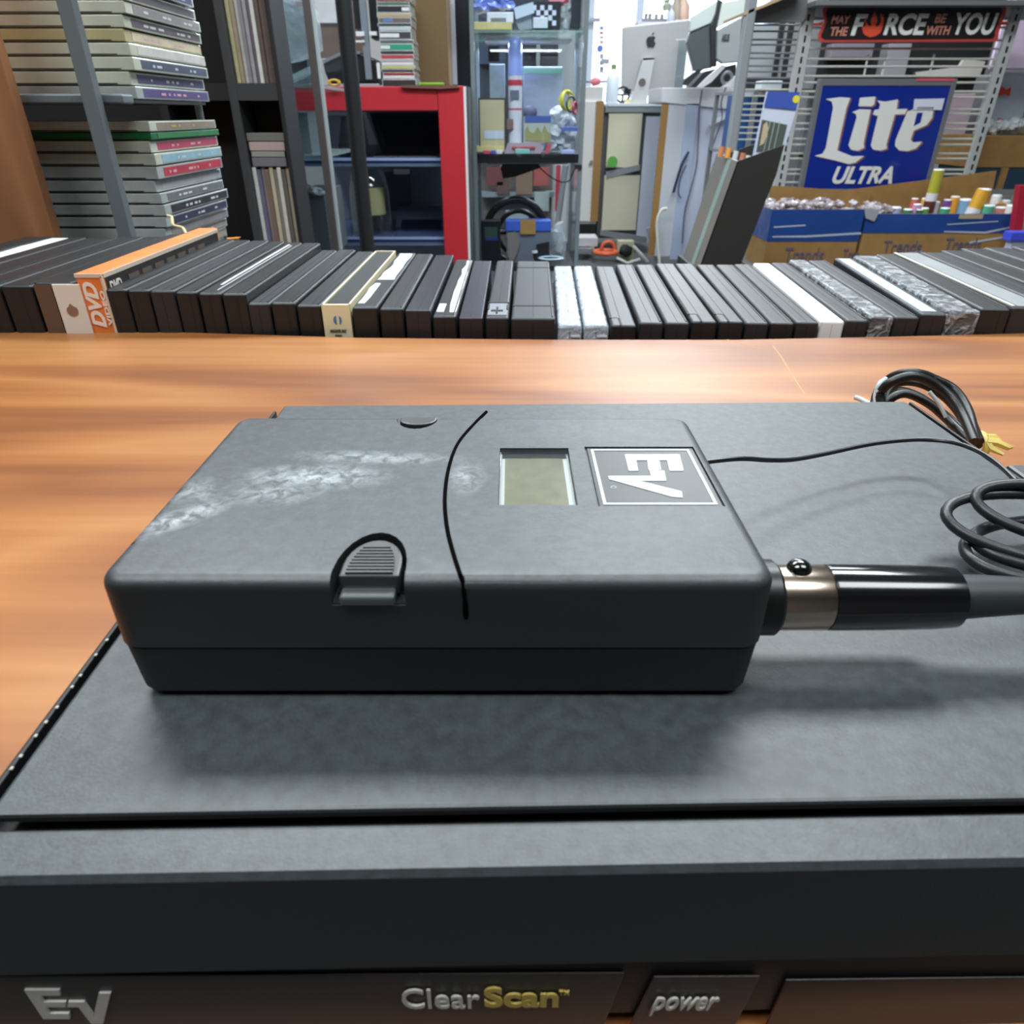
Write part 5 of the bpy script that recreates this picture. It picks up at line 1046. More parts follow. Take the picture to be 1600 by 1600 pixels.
# white counter
YQ = 4.9
wq = T('white_counter', 'tall white counter with a pale lip carrying the computers', 'counter', (P(1090, 300, YQ).x, YQ+.3, 0))
B = NB(); ppoly(B, [(1034, 137), (1146, 137), (1142, 171), (1034, 160)], YQ, .5); finish('top_lip', B, mat('lip_white', 'd2d4da', .4), wq, bevel=.003)
rpart('corner_strip', 1024, 160, 1034, 400, YQ+.01, .02, mat('strip_wood', 'a9763f', .5), wq)
rpart('side_board', 1034, 160, 1062, 400, YQ+.01, .03, mat('board_w1', 'b9bec6', .5), wq)
rpart('front_board', 1060, 162, 1078, 405, YQ+.0, .03, mat('board_w2', 'a8b4cc', .5), wq); rpart('front_board', 1077, 165, 1128, 415, YQ+.02, .03, mat('board_w3', 'c3c9dc', .5), wq)
for pts, r_ in (([(1097, 140), (1093, 170), (1091, 220), (1088, 260), (1078, 300), (1070, 330), (1066, 380)], .004), ([(1134, 137), (1127, 160), (1128, 185), (1118, 215), (1110, 240), (1109, 262)], .004), ([(1072, 258), (1064, 275), (1060, 300), (1064, 310)], .004)):
    B = NB(); tube(B, [P(x, y, YQ-.02) for x, y in pts], r_, 6, smooth=4); finish('hanging_cable', B, mat('cable_mauve', '54506a', .5), wq, smooth=True)
B = NB(); tube(B, [P(1076, 237, YQ-.03), P(1066, 255, YQ-.03), P(1058, 280, YQ-.03), P(1052, 301, YQ-.03)], .008, 8, smooth=4); finish('black_rod', B, mat('rod_navy', '24264a', .4), wq, smooth=True)
B = NB(); ppoly(B, [(1108, 194), (1124, 184), (1137, 178), (1138, 183), (1122, 191), (1110, 197)], YQ-.022, .02); tag(finish('paper_scrap', B, WHITE), 'twisted white scrap hanging by the grey post in front of the white counter', 'scrap')
B = NB(); tube(B, [P(1042, 326, YQ-.1), P(1034, 328, YQ-.1), P(1027, 345, YQ-.1), P(1028, 380, YQ-.1), P(1033, 432, YQ-.1)], .010, 8, smooth=4); tag(finish('white_cable', B, mat('cable_ivory', 'cfd0c4', .4), smooth=True), 'thick white cable curving down before the white counter', 'cable')
# keyboards leaning on the counter
KB = [([(1066, 132), (1070, 124), (1096, 105), (1101, 106), (1074, 134)], '2b2e30', 'dark'), ([(1090, 136), (1104, 122), (1128, 101), (1135, 103), (1112, 128), (1098, 137)], 'c9cace', 'white'), ([(1128, 136), (1140, 128), (1150, 118), (1152, 136)], 'cfd0d8', 'pale')]
for pts, h_, nm in KB:
    B = NB(); ppoly(B, pts, YQ+.1, .03); tag(finish('keyboard', B, mat('kb_'+h_, h_, .4)), f'{nm} keyboard leaning on the white counter below the computers', 'keyboard')
B = NB(); ppoly(B, [(1078, 137), (1100, 112), (1150, 100), (1150, 137)], YQ+.2, .15); tag(finish('black_clutter', B, mat('clutter_black', '1b1d22', .5)), 'heap of black gadgets on the white counter behind the keyboards', 'gadget')
B = NB(); torus(B, P(1136, 122, YQ+.12), .03, .01, ax='y'); tag(finish('headphones', B, mat('hp_grey', '70767a', .4), smooth=True), 'grey headphone loop among the black gadgets', 'headphones')
# floor things
rthing('power_outlet_box', 965, 377, 990, 407, 5.2, .08, mat('outlet_cream', 'b9b49c', .5), 'cream power outlet box low under the cream cupboard', 'outlet')
B = NB(); c_ = P(978, 391, 5.16); blob(B, c_, .05, jag=.2, sq=(1, .6, .8)); tag(finish('black_plug', B, MATTE), 'black plug pushed into the cream outlet box', 'plug')
B = NB(); torus(B, P(946, 394, 5.2), .075, .016, ax='z', n=26, m=8); torus(B, P(950, 388, 5.24), .045, .012, ax='y', n=26, m=8); tag(finish('orange_cable', B, mat('cable_orange', 'd0603a', .4), smooth=True), 'coiled orange cable on the floor left of the outlet box', 'cable')
B = NB(); tube(B, [P(990, 385, 5.15), P(1002, 398, 5.15), P(1012, 410, 5.15)], .012, 8); tube(B, [P(963, 403, 5.15), P(980, 411, 5.15), P(1000, 405, 5.15)], .01, 8); tag(finish('pale_cables', B, mat('cable_ivory', 'cfd0c4', .4), smooth=True), 'pale cables trailing around the outlet box', 'cable')
rthing('low_box', 900, 372, 934, 385, 5.3, .2, mat('lowbox_white', 'b9bbbd', .5), 'low white box on the floor below the white cupboard', 'box')
rthing('silver_bag', 902, 388, 925, 396, 5.25, .1, mat('bag_silver', 'a5a9ad', .2, .6, bump=1, bscale=40), 'shiny silver bag on the floor by the orange cable', 'bag')
B = NB(); ppoly(B, [(1010, 357), (1020, 355), (1036, 410), (1024, 412)], 5.0, .02); tag(finish('grey_board', B, mat('board_grey2', '8d9196', .5)), 'slanting grey board at the foot of the white counter', 'board')
# ================================================================ slanted black holder
YH = 2.45
hd = T('black_file_holder', 'large black file holder with a shiny grey side leaning right, before the wire shelf', 'holder', (P(1140, 412, YH).x, YH+.1, P(1120, 418, YH).z))
zh_ = P(1120, 420, YH).z
B = NB(); box(B, P(1085, 420, YH).x, P(1170, 420, YH).x, YH-.01, YH+.27, 0, zh_-.001); tag(finish('plinth', B, mat('plinth_dark', '2b2c2e', .6)), 'dark plinth standing under the black file holder', 'plinth')
face = [(1152, 252), (1226, 226), (1213, 273), (1192, 325), (1155, 420), (1092, 420)]
B = NB(); ppoly(B, face, YH, .006); finish('front_face', B, mat('holder_black', '262321', .55), hd)
A, Bq = P(1152, 252, YH), P(1092, 420, YH); dp = V((0, .24, 0)); up_ = V((0, .02, .012))
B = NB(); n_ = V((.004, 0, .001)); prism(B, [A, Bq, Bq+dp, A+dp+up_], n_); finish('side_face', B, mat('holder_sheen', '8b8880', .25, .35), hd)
B = NB()
for f0, f1 in ((.28, .45),): prism(B, [A+dp*f0+V((-.002, 0, 0)), Bq+dp*f0+V((-.002, 0, 0)), Bq+dp*f1+V((-.002, 0, 0)), A+dp*f1+V((-.002, 0, 0))], (.001, 0, 0))
finish('label_strip', B, mat('label_seafoam', '93aaa4', .25, .2), hd)
C_ = P(1226, 226, YH); B = NB(); prism(B, [A+V((0, .24, 0)), C_+V((0, .24, 0)), P(1155, 420, YH)+V((0, .24, 0)), Bq+V((0, .24, 0))], (0, .005, 0)); finish('back_face', B, mat('holder_black', '262321', .55), hd)
for i, (x0_, x1q, y0_, h_, nm) in enumerate(((1124, 1134, 229, 'c07a4a', 'copper'), (1134, 1146, 231, 'd9983f', 'orange'), (1146, 1156, 236, 'c9cbd0', 'white'), (1157, 1166, 239, 'b9785a', 'rust'), (1163, 1176, 243, 'd6d6d4', 'pale'))):
    B = NB(); a_ = P((x0_+x1q)/2, y0_, YH+.12); a2 = P((x0_+x1q)/2-4, y0_+16, YH+.12); tube(B, [a2, a_], .009, 14); tag(finish('tube_end', B, mat('te_'+h_, h_, .5), smooth=True), f'{nm} tube end sticking out of the black file holder', 'tube', 'tubes in the black file holder')
pk = T('hanging_package', 'blue and white cardboard package with a yellow dot, standing in the black file holder', 'package', (P(1205, 240, YH+.2).x, YH+.2, P(1190, 250, YH+.2).z))
YP = YH+.2
B = NB(); ppoly(B, [(1200, 143), (1250, 144), (1243, 175), (1222, 245), (1178, 245)], YP, .02); finish('carton', B, mat('pack_white', 'c3cadb', .3), pk)
B = NB(); ppoly(B, [(1200, 143), (1250, 144), (1244, 172), (1194, 167)], YP-.003, .003); finish('blue_header', B, mat('pack_blue', '4055a4', .3), pk)
B = NB(); ppoly(B, [(1191, 187), (1230, 195), (1220, 238), (1182, 236)], YP-.003, .003); finish('picture', B, mat('pack_picture', '4d5650', .4), pk)
B = NB(); ppoly(B, [(1193, 195), (1199, 190), (1201, 205), (1193, 225), (1187, 228)], YP-.005, .002); finish('pale_print', B, mat('pack_tan', 'b9a98c', .4), pk)
B = NB()
for x_ in (1203, 1210, 1218): ppoly(B, [(x_, 190), (x_+1.2, 190), (x_-9, 236), (x_-10, 236)], YP-.005, .002)
finish('divider', B, mat('pack_line', '9aa79c', .4), pk)
c_ = P(1244, 155, YP-.004); B = NB(); tube(B, [c_, c_+V((0, .002, 0))], .011, 18); finish('yellow_dot', B, col('d9c92a', .4), pk)
# ================================================================ wire shelving
YX = 3.35
WIRE = mat('wire_pale', 'c9cabf', .4); WIRED = mat('wire_grey', '7d8286', .4)
ws = T('wire_shelving', 'pale wire shelving with slotted metal posts carrying the signs', 'shelving', (P(1390, 300, YX).x, YX, 0))
def xat(px, py, Y): return P(px, py, Y).x
xA = xat(1157, 125, YX-.12); B = NB(); box(B, xA-.021, xA+.021, YX-.14, YX-.10, 0, 1.66); finish('front_post', B, mat('post_grey', '8b9092', .35), ws, bevel=.01, seg=3)
xB = xat(1240, 139, YX); xC = xat(1543, 156, YX)
for k, (x_, w_) in enumerate(((xB, .024), (xC, .020))):
    B = NB(); box(B, x_-w_, x_+w_, YX-.03, YX-.01, 0, 1.78); ps = finish('slotted_post', B, mat('post_pale', 'b0b2b2', .4), ws, bevel=.002)
    B = NB(); z = .5
    while z < 1.76: box(B, x_-.004, x_+.004, YX-.0315, YX-.0300, z, z+.022); z += .035
    finish('slots', B, MATTE, ps)
zt3 = P(1200, 30, YX).z
B = NB(); box(B, xB-.02, xC+.3, YX-.14, YX+.35, zt3+.03, zt3+.045); finish('top_board', B, mat('shelf_steel', '6d6f70', .5), ws)
B = NB(); prism(B, [P(1163, 24, YX-.14), P(1163, 19, YX-.14), P(1262, -22, YX-.14), P(1262, -17, YX-.14)], (0, .3, 0)); finish('wood_edge', B, mat('edge_tan', 'b39b78', .6), ws)
B = NB(); ppoly(B, [(1166, 22), (1262, -18), (1262, 22), (1255, 34), (1176, 36)], YX-.05, .02); finish('gusset', B, mat('shelf_steel', '6d6f70', .5), ws)
LW = [39, 49, 62, 70, 83, 91, 103, 112, 122, 130, 140, 150, 162, 171, 180, 189, 199, 208, 218]
for y_ in LW:
    Yw_ = YX+.02; B = NB(); z = P(1200, y_, Yw_).z; tube(B, [(P(1163-(y_-20)*.135, y_, Yw_).x, Yw_, z), (xB, Yw_, z)], .0034, 6); finish('wire', B, WIRED if y_ < 135 else WIRE, ws, smooth=True)
RW_ = [10, 29, 43, 63, 76, 92, 104, 119, 129, 143, 152, 171, 178, 193, 202, 217, 226, 240, 248, 265, 272, 285, 296]
for y_ in RW_:
    Yw_ = YX+.0; B = NB(); z = P(1400, y_, Yw_).z; tube(B, [(xB, Yw_, z), (xC, Yw_, z)], .0042, 6); finish('wire', B, WIRE, ws, smooth=True)
for px_ in (1357, 1385, 1460):
    B = NB(); a_ = P(px_, 85, YX+.006); b2 = P(px_, 118, YX+.006); tube(B, [a_, V((a_.x, a_.y, b2.z))], .004, 6); finish('wire', B, WIRE, ws, smooth=True)
# things behind the wires
YY = 3.9
def back(name, x0, y0, x1, y1, h_, label, cat, Y=YY, d=.1, rough=.5): return rthing(name, x0, y0, x1, y1, Y, d, mat('bk_'+h_, h_, rough), label, cat, None, .003)
rk2 = T('storage_rack', 'grey two-tier rack behind the wires by the slotted post', 'rack', (P(1190, 300, 4.0).x, 3.95, 0))
zg_ = P(1200, 142, 4.0).z; zc_ = P(1170, 240, 3.7).z; xr1, xr2 = P(1150, 142, 3.95).x, P(1238, 142, 3.95).x
for z_ in (zg_, zc_): B = NB(); box(B, xr1, xr2, 3.65, 4.35, z_-.012, z_-.0005); finish('shelf', B, STEEL, rk2)
for x_ in (xr1, xr2-.02):
    for y_ in (3.65, 4.33): B = NB(); box(B, x_, x_+.02, y_, y_+.02, 0, zg_-.012); finish('leg', B, STEEL, rk2)
def zpx(z, Y): return proj(V((.5, Y, z)))[1]
back('blue_crate', 1140, 148, 1200, 240, '1f4f86', 'blue crate seen through the lower wires by the grey post', 'crate', Y=3.7)
back('grey_appliance', 1172, 38, 1222, zpx(zg_, 4.2), '8b9093', 'light grey appliance seen through the upper wires', 'appliance', Y=4.2)
back('black_bar', 1212, 30, 1220, zpx(zg_, 4.1), '17191c', 'narrow black bar behind the wires, left of its taller twin', 'bar', Y=4.1, d=.02)
back('black_bar', 1227, 20, 1235, zpx(zg_, 4.1), '17191c', 'taller narrow black bar behind the wires beside the slotted post', 'bar', Y=4.1, d=.02)
back('white_box', 1190, 126, 1222, zpx(zg_, 3.8), 'cfd6dd', 'small bright white box behind the wires above the blue crate', 'box', Y=3.8)
back('black_gadget_pile', 1165, 120, 1235, zpx(zg_, 3.95), '1d1f22', 'low black gadget pile behind the wires above the blue crate', 'gadget', Y=3.95)
back('charcoal_cabinet', 1250, -60, 1500, 560, '1c1c20', 'charcoal cabinet behind the two signs', 'cabinet', Y=4.4, d=.3)
back('pink_carton', 1478, 146, 1516, 213.5, 'c9b4c0', 'pale pink carton behind the wires right of the blue sign', 'carton', Y=4.0)
back('grey_carton', 1474, 120, 1492, 600, '6f6e72', 'grey upright carton behind the wires next to the right slotted post', 'carton', Y=4.1)
back('white_carton', 1423, 214, 1467, 540, 'c5bdc0', 'tall white carton below the pale pink one', 'carton', Y=4.0)
back('white_basin', 1462, 246, 1480, 280, 'c9ccd0', 'white container behind the bottom right corner of the blue sign', 'container', Y=4.31)
B = NB(); ppoly(B, [(1430, 113), (1500, 104), (1508, 92), (1540, 96), (1530, 120), (1432, 120)], 4.36, .03); tag(finish('white_bracket', B, mat('bracket_white', 'c3bfb8', .5)), 'white angled bracket behind the wires above the blue sign', 'bracket')
back('mauve_carton', 1300, 68, 1365, 90, '77727c', 'mauve carton behind the wires under the long sign', 'carton', Y=4.31)
back('grey_tile', 1385, 68, 1420, 118, '8d8a90', 'grey panel behind the wires under the middle of the long sign', 'panel', Y=4.31)
# far right wall things
back('pink_poster', 1568, -40, 1640, 108, 'c7b6cc', 'pale lilac poster board at the top right edge', 'poster', Y=3.9, d=.02)
bgf = T('clear_toy_bag', 'clear bag of toys with a red fish shape, at the right edge', 'bag', (P(1575, 212, 3.6).x, 3.6, P(1575, 212, 3.6).z))
rpart('bag', 1538, 112, 1605, 211, 3.62, .03, mat('toybag', 'b9c4d2', .2, alpha=.8, bump=1, bscale=25), bgf, .006)
B = NB(); ppoly(B, [(1559, 141), (1566, 134), (1573, 141), (1580, 136), (1578, 150), (1570, 147), (1561, 150)], 3.6, .008); finish('red_fish', B, col('c9402e', .4), bgf)
B = NB(); ppoly(B, [(1556, 192), (1562, 184), (1568, 186), (1560, 195)], 3.6, .008); finish('red_piece', B, col('b04a4a', .4), bgf)
B = NB()
for i in range(7): blob(B, P(1545+i*8, 196+random.uniform(-6, 6), 3.6), .022, jag=.35)
finish('crumpled_film', B, mat('film_white', 'c9d0d4', .15, bump=1, bscale=60), bgf)
back('olive_basket', 1588, 120, 1640, 210, '8c8a68', 'olive coloured basket at the far right edge', 'basket', Y=3.68)
cbx = T('cardboard_box', 'tan cardboard box with a dark teal lower half, at the right edge', 'box', (P(1575, 300, 3.5).x, 3.5, P(1575, 300, 3.5).z))
rpart('carton', 1521, 212, 1650, 262, 3.5, .3, CARD, cbx, .003); rpart('teal_face', 1513, 263, 1563, 300, 3.5, .28, mat('teal_card', '1c3a4c', .6), cbx); rpart('teal_face', 1570, 263, 1650, 295, 3.5, .28, mat('teal_card', '1c3a4c', .6), cbx); rpart('divider', 1561, 262, 1571, 300, 3.49, .28, CARD, cbx)
rpart('grey_board', 1500, 296, 1650, 305, 3.48, .3, STEEL, cbx)
# ================================================================ SIGNS
YSG = YX-.06
sg = T('slogan_sign', 'long black and red metal sign with white and orange slogan lettering', 'sign', (P(1425, 66, YSG).x, YSG, P(1425, 66, YSG).z))
def Q(x, y): return (1200+x/3.81, y/3.81)
B = NB(); ppoly(B, [Q(*p) for p in [(345, 38), (1400, 32), (1420, 50), (1415, 80), (1375, 190), (1372, 230), (1350, 248), (320, 252), (298, 235), (300, 205), (335, 130), (325, 60)]], YSG, .004); finish('plate', B, mat('sign_red', 'b8443e', .35), sg)
B = NB(); ppoly(B, [Q(*p) for p in [(360, 48), (1385, 42), (1400, 60), (1390, 85), (1350, 190), (1352, 215), (1335, 230), (340, 236), (318, 222), (318, 205), (352, 130), (345, 70)]], YSG-.002, .002); pn = finish('black_field', B, mat('sign_black', '1d1518', .4), sg)
SW = mat('sign_white', 'd9dad6', .5); SO = mat('sign_orange', 'c07f6e', .5); SR = mat('sign_redor', 'd0492f', .5)
def stext(s, x0, y0, x1, y1, m, sh=.12, b=.03, Y=YSG-.003, par=None, sp=1.0):
    a_ = Q(x0, y0); c_ = Q(x1, y1); return text_px('lettering', s, (a_[0], a_[1], c_[0], c_[1]), Y, m, par or sg, sh, b, sp, .001)
stext('MAY', 374, 92, 484, 142, SO); stext('THE', 366, 160, 470, 214, SO); stext('F', 490, 84, 572, 212, SW); stext('RCE', 684, 80, 930, 210, SW); stext('BE', 988, 82, 1056, 138, SO); stext('WITH', 936, 154, 1078, 208, SO); stext('YOU', 1090, 76, 1340, 208, SW)
B = NB(); ppoly(B, [Q(*p) for p in [(590, 88), (572, 130), (560, 170), (572, 205), (605, 222), (640, 216), (668, 196), (684, 160), (690, 120), (684, 86), (668, 82), (676, 120), (664, 150), (648, 160), (640, 150), (650, 128), (646, 92), (636, 72), (622, 92), (612, 128), (616, 150), (606, 158), (592, 146), (582, 120)]], YSG-.004, .002); finish('winged_emblem', B, SR, sg)
for (x_, y_) in ((1268, 142), (1560, 133)):
    a_ = Q(x_-1200 if x_ < 1300 else 1395, y_)
B = NB(); ppoly(B, [Q(*p) for p in [(265, 140), (300, 138), (330, 125), (322, 152), (298, 152), (268, 152)]], YSG-.001, .004); ppoly(B, [Q(*p) for p in [(1385, 120), (1405, 128), (1432, 128), (1430, 148), (1400, 148), (1378, 142)]], YSG-.001, .004); finish('tab', B, mat('sign_redor', 'd0492f', .5), sg)
bs_ = T('beer_sign', 'large blue framed sign with white letters and a smaller word below', 'sign', (P(1360, 292, YSG-.02).x, YSG-.02, P(1360, 295, YSG-.02).z))
YL = YSG-.03
xs_, xe_ = P(1265, 208, YL).x, P(1474, 208, YL).x; zt4, zb4 = P(1380, 123, YL).z, P(1360, 300, YL).z
BLU = mat('sign_blue', '122a88', .12, coat=.6); FRM = mat('sign_frame', '8a8d92', .3, .5)
B = NB(); box(B, xs_+.012, xe_-.012, YL+.004, YL+.02, zb4+.01, zt4-.012); finish('panel', B, BLU, bs_)
B = NB(); box(B, xs_, xs_+.019, YL, YL+.025, zb4, zt4); box(B, xe_-.019, xe_, YL, YL+.025, zb4, zt4); box(B, xs_+.019, xe_-.019, YL, YL+.025, zt4-.024, zt4); box(B, xs_+.014, xe_-.014, YL, YL+.025, zb4, zb4+.012); finish('frame', B, FRM, bs_, bevel=.002)
LET = [[(345,590),(430,578),(490,583),(468,640),(412,895),(500,930),(572,928),(520,968),(480,977),(400,955),(278,928),(325,915),(345,880),(388,640),(380,605)],
 [(548,582),(640,575),(632,622),(615,634),(540,632)], [(502,668),(545,650),(612,652),(570,850),(572,880),(535,898),(495,892),(480,865),(528,700),(525,680)],
 [(650,598),(700,605),(775,592),(765,650),(830,648),(815,680),(755,682),(705,860),(708,885),(670,897),(625,890),(613,865),(655,690),(625,682),(635,655),(662,650),(668,620)],
 [(830,665),(870,650),(985,650),(978,700),(945,745),(868,778),(850,830),(862,848),(918,843),(880,885),(830,900),(780,895),(757,870),(760,835)]]
GOLD = mat('letter_shadow', '8a5f4a', .5)
for L in LET:
    B = NB(); ppoly(B, [Q(x+9, y+6) for x, y in L], YL+.002, .0012); finish('letter_shadow', B, GOLD, bs_)
    B = NB(); ppoly(B, [Q(*p) for p in L], YL, .002); finish('letter', B, SW, bs_)
B = NB(); ppoly(B, [Q(*p) for p in [(888, 672), (922, 670), (908, 730), (868, 752)]], YL-.001, .001); finish('letter_counter', B, BLU, bs_)
stext('ULTRA', 378, 990, 735, 1095, SW, .25, .035, YL+.0, bs_)
B = NB(); ppoly(B, [Q(*p) for p in [(872, 590), (1052, 586), (1034, 655), (865, 655)]], YL-.003, .002); ps2 = finish('price_sticker', B, mat('sticker_white', 'd0d4e2', .4), bs_)
B = NB()
for i in range(14): ppoly(B, [Q(892+i*7, 636), (Q(892+i*7+3, 636)), Q(892+i*7+3-3, 652), Q(892+i*7-3, 652)], YL-.004, .001)
finish('barcode', B, MATTE, ps2)
rpart('red_tape', 1433, 122.5, 1492, 126.5, YL-.003, .004, mat('tape_pink', 'c95a66', .5), bs_)
# ================================================================ poster tube boxes
YT1 = 2.95
tbl = T('low_table', 'low table under the two blue and brown cardboard boxes', 'table', (P(1400, 415, YT1).x, YT1+.2, 0))
ztb = P(1400, 420, YT1).z
B = NB(); box(B, P(1180, 400, YT1).x, P(1620, 400, YT1).x, YT1-.05, YT1+.255, ztb-.03, ztb-.0005); finish('tabletop', B, mat('table_grey', '5a5553', .6), tbl)
for x_ in (P(1190, 400, YT1).x, P(1600, 400, YT1).x):
    for y_ in (YT1, YT1+.21): B = NB(); box(B, x_, x_+.04, y_, y_+.04, 0, ztb-.03); finish('leg', B, mat('table_grey', '5a5553', .6), tbl)
BLB = mat('band_blue', '1f4285', .3, coat=.4, bump=.3, bscale=12); PR = mat('print_faded', '5f5568', .7)
def pbox_open(x0, x1, ytop, yblue, label, Y, dep, flap, texts, gleams, ytopr=None):
    X0, X1 = P(x0, ytop, Y).x, P(x1, ytop, Y).x; zT = P(1300, ytop, Y).z; zTr = P(1300, ytopr or ytop, Y).z; zM = P(1300, yblue, Y).z
    t = T('cardboard_box', label, 'box', ((X0+X1)/2, Y+dep/2, ztb), 'shop boxes of poster tubes')
    B = NB(); box(B, X0, X1, Y, Y+.006, ztb, zT); box(B, X0, X0+.006, Y+.006, Y+dep, ztb, zT); box(B, X1-.006, X1, Y+.006, Y+dep, ztb, zT); box(B, X0+.006, X1-.006, Y+dep-.006, Y+dep, ztb, zT); box(B, X0+.006, X1-.006, Y+.006, Y+dep-.006, ztb, ztb+.006); finish('carton', B, CARD, t)
    B = NB(); box(B, X0-.002, X1, Y-.002, Y, zM, zT); box(B, X0-.002, X0, Y, Y+dep, zM, zT); finish('blue_band', B, BLB, t)
    B = NB(); ppoly(B, flap, Y+dep, .006); finish('back_flap', B, CARD, t)
    for s, a_ in texts: text_px('lettering', s, a_, Y-.0022, PR, t, 0, .01)
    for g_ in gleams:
        B = NB(); prism(B, [P(x, y, Y-.003) for x, y in g_], (0, .001, 0)); finish('painted_gleam', B, mat('gleam_white', 'c3cbd6', .1, alpha=.8), t)  # pale strips paint gleams onto the box front
    return t, X0, X1, zT
b1, bx0, bx1, bz1 = pbox_open(1207, 1352, 327, 377, 'blue and brown cardboard box full of wrapped bits, the left one under the signs', YT1, .24, [(1202, 290), (1362, 300), (1352, 345), (1207, 345)], [('Trends', (1224, 387, 1285, 410)), ('Tren', (1315, 389, 1340, 407))], [[(1207, 369), (1260, 368), (1345, 363), (1346, 366), (1260, 371), (1207, 371)], [(1209, 354), (1258, 351), (1259, 353), (1209, 356)]])
b2, cx0, cx1, bz2 = pbox_open(1355.5, 1592, 334, 364, 'long blue and brown cardboard box of rolled posters, the right one', YT1, .26, [(1318, 298), (1557, 267), (1549, 308), (1550, 345), (1345, 345)], [('Trends', (1378, 376, 1438, 394)), ('Trends', (1474, 372, 1530, 392))], [[(1475, 361), (1540, 362), (1590, 352), (1590, 354), (1540, 365), (1475, 363)], [(1514, 378), (1570, 369), (1586, 361), (1586, 363), (1570, 372), (1514, 381)], [(1375, 399), (1440, 392), (1441, 394), (1375, 402)], [(1480, 350), (1560, 345), (1560, 346.5), (1480, 351.5)]])
B = NB(); ppoly(B, [(1351, 325), (1376, 328), (1366, 346), (1353, 341)], YT1-.01, .006); finish('folded_flap', B, mat('flap_grey', '9a9aa0', .6), b2)
rpart('paper_patch', 1499, 335, 1536, 342, YT1-.005, .002, mat('patch_tan', 'a89a80', .6), b2)
B = NB(); prism(B, [P(1592, 334, YT1), P(1592, 334, YT1)+V((0, .26, 0)), P(1554, 308, YT1+.26), P(1570, 318, YT1+.1)], (.003, 0, 0)); finish('side_flap', B, CARD, b2)
B = NB()
for (x0_, x1q, Y0, Y1, zz, n_) in ((bx0+.02, bx1-.02, YT1+.02, YT1+.22, bz1, 150), (cx0+.01, cx0+.12, YT1+.02, YT1+.22, bz2, 60)):
    for i in range(n_):
        c_ = V((random.uniform(x0_, x1q), random.uniform(Y0, Y1), zz+random.uniform(-.02, .018))); g = bmesh.ops.create_icosphere(B, subdivisions=1, radius=.013, matrix=Matrix.Translation(c_))
        for v in g['verts']: d = v.co-c_; v.co = c_+V((d.x*random.uniform(.8, 1.8), d.y, d.z*random.uniform(.4, 1.2)))
o_ = finish('wrapped_bits', B, mat('bits_wrap', '9c9498', .15, bump=.8, bscale=60, var=.35, vscale=25, spec=.8)); tag(o_, 'mass of small clear-wrapped bits filling the left cardboard box', 'wrapped goods'); o_['kind'] = 'stuff'
POST = [(1400, 325, .026, 'a3b4da', 'lilac blue'), (1419, 328, .022, '3c7d5d', 'green'), (1434, 320, .020, 'b98bb0', 'pink'), (1437, 328, .018, '2f5d4a', 'dark green'), (1448, 311, .024, 'e0b667', 'golden'), (1445, 326, .020, '5fa04a', 'leaf green'), (1462, 316, .022, 'd9dadf', 'white'), (1481, 313, .020, '7b4a98', 'purple'), (1477, 326, .024, '3f9a78', 'sea green'), (1493, 308, .022, 'd99a3a', 'amber'), (1509, 313, .034, '7fa5c8', 'sky blue'), (1546, 322, .026, '4fa088', 'teal rimmed'), (1564, 325, .026, 'c0807c', 'rose'), (1582, 322, .026, 'd8d8d8', 'grey white'), (1558, 306, .024, 'e4e4e4', 'bright white'), (1572, 314, .022, 'dcdcde', 'off white'), (1430, 311, .018, 'c76e62', 'coral')]
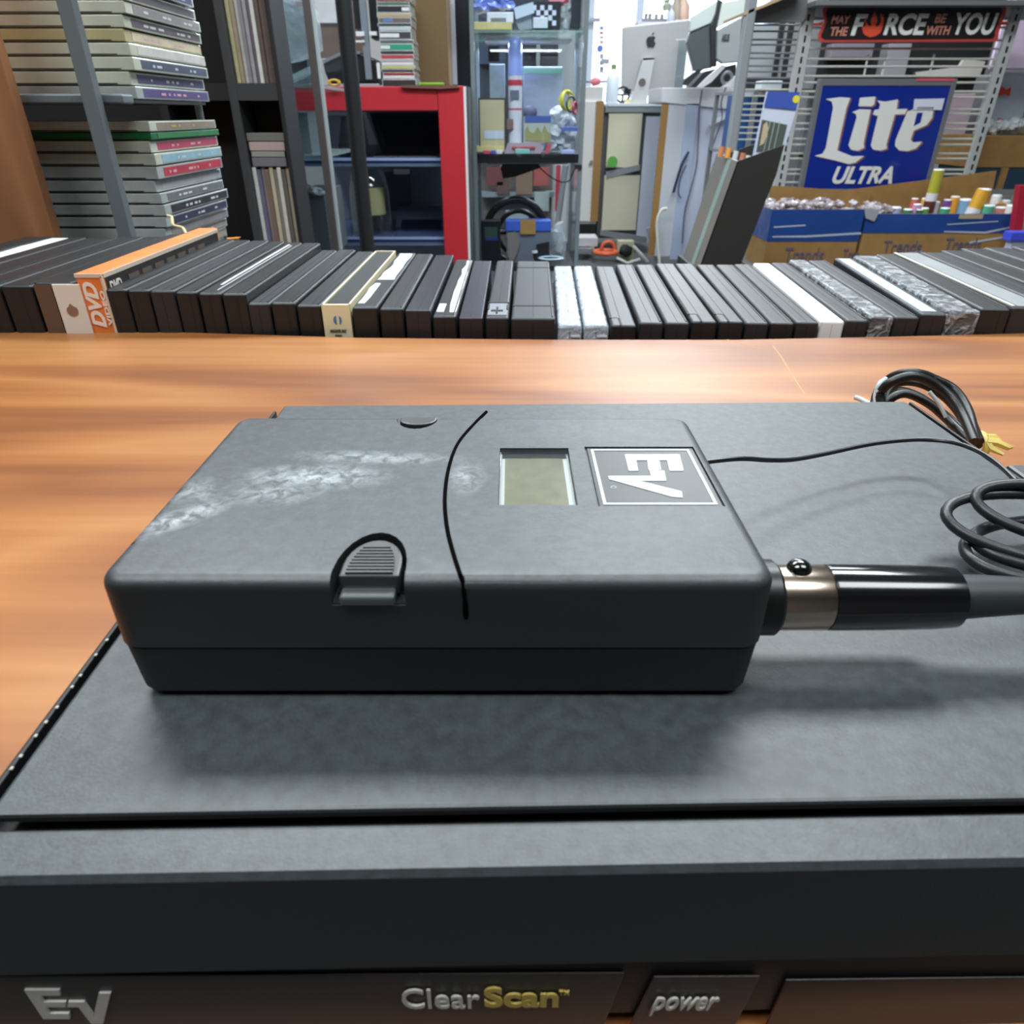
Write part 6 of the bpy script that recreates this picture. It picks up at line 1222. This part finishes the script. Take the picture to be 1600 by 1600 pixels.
def poster(x, yt, r, h_, nm, dx=0, Yp=None, label=None, body2=None):
    Yp = Yp or (YT1+.05+random.uniform(0, .05) if yt > 319 else YT1+.15+random.uniform(0, .04)); a_ = P(x, yt, Yp); b_ = V((a_.x-dx, a_.y, bz2-.15))
    r = r*.8
    t = T('rolled_poster', label or f'{nm} rolled poster tube standing in the long cardboard box', 'poster', (b_.x, b_.y, b_.z), 'rolled posters in the long box')
    B = NB(); tube(B, [b_, a_], r, 18); finish('tube', B, mat('po_'+h_, h_, .35, coat=.3), t, smooth=True)
    B = NB(); d_ = (a_-b_).normalized(); torus(B, a_+d_*.0005, r*.75, r*.22, n=18, m=6); finish('rolled_end', B, mat('roll_white', 'dcdfe0', .5), t, smooth=True)
    return t, a_, b_, r, d_
for p_ in POST: poster(*p_)
t, a_, b_, r_, d_ = poster(1467, 266, .026, 'a9a535', 'yellow', Yp=YT1+.13, label='tall poster tube with a yellow top and dark red figure, in the long cardboard box')
for f0, f1, h_ in ((.42, .62, '5a2c30'), (.62, .72, 'd4cfd4'), (.0, .42, 'a9b0b8')):
    B = NB(); L_ = (a_-b_).length; tube(B, [b_+d_*L_*f0, b_+d_*L_*f1], r_*1.03, 18); finish('print_band', B, mat('pb_'+h_, h_, .4), t, smooth=True)
t, a_, b_, r_, d_ = poster(1538, 297, .034, 'c9972c', 'mustard', dx=.05, Yp=YT1+.1, label='thick leaning poster tube with a mustard upper half, in the long cardboard box')
B = NB(); L_ = (a_-b_).length; tube(B, [b_, b_+d_*L_*.70], r_*1.03, 18); finish('print_band', B, mat('pb_w', 'c9ccd2', .4), t, smooth=True)
# right edge bits
B = NB(); ppoly(B, [(1594, 290), (1606, 290), (1596, 372), (1583, 372)], 2.85, .03); tag(finish('red_post', B, col('a81e38', .4)), 'red upright strip at the right edge beyond the long cardboard box', 'post')
tb2 = T('blue_white_box', 'white box with a blue lid at the lower right edge behind the disc cases', 'box', (P(1595, 400, 2.5).x, 2.5, P(1595, 400, 2.5).z))
rpart('body', 1577, 376, 1650, 402, 2.5, .03, mat('bw_white', 'c3c9d8', .4), tb2, .002); rpart('lid', 1580, 363, 1650, 377, 2.49, .045, mat('bw_blue', '3c4cc0', .35), tb2, .002)
B = NB(); ppoly(B, [(372, 372), (366, 384), (330, 388), (345, 374)], .9, .01); tag(finish('orange_flap', B, mat('flap_orange', 'e08a3c', .5)), 'small orange card corner behind the disc cases, below the jewel cases', 'card')
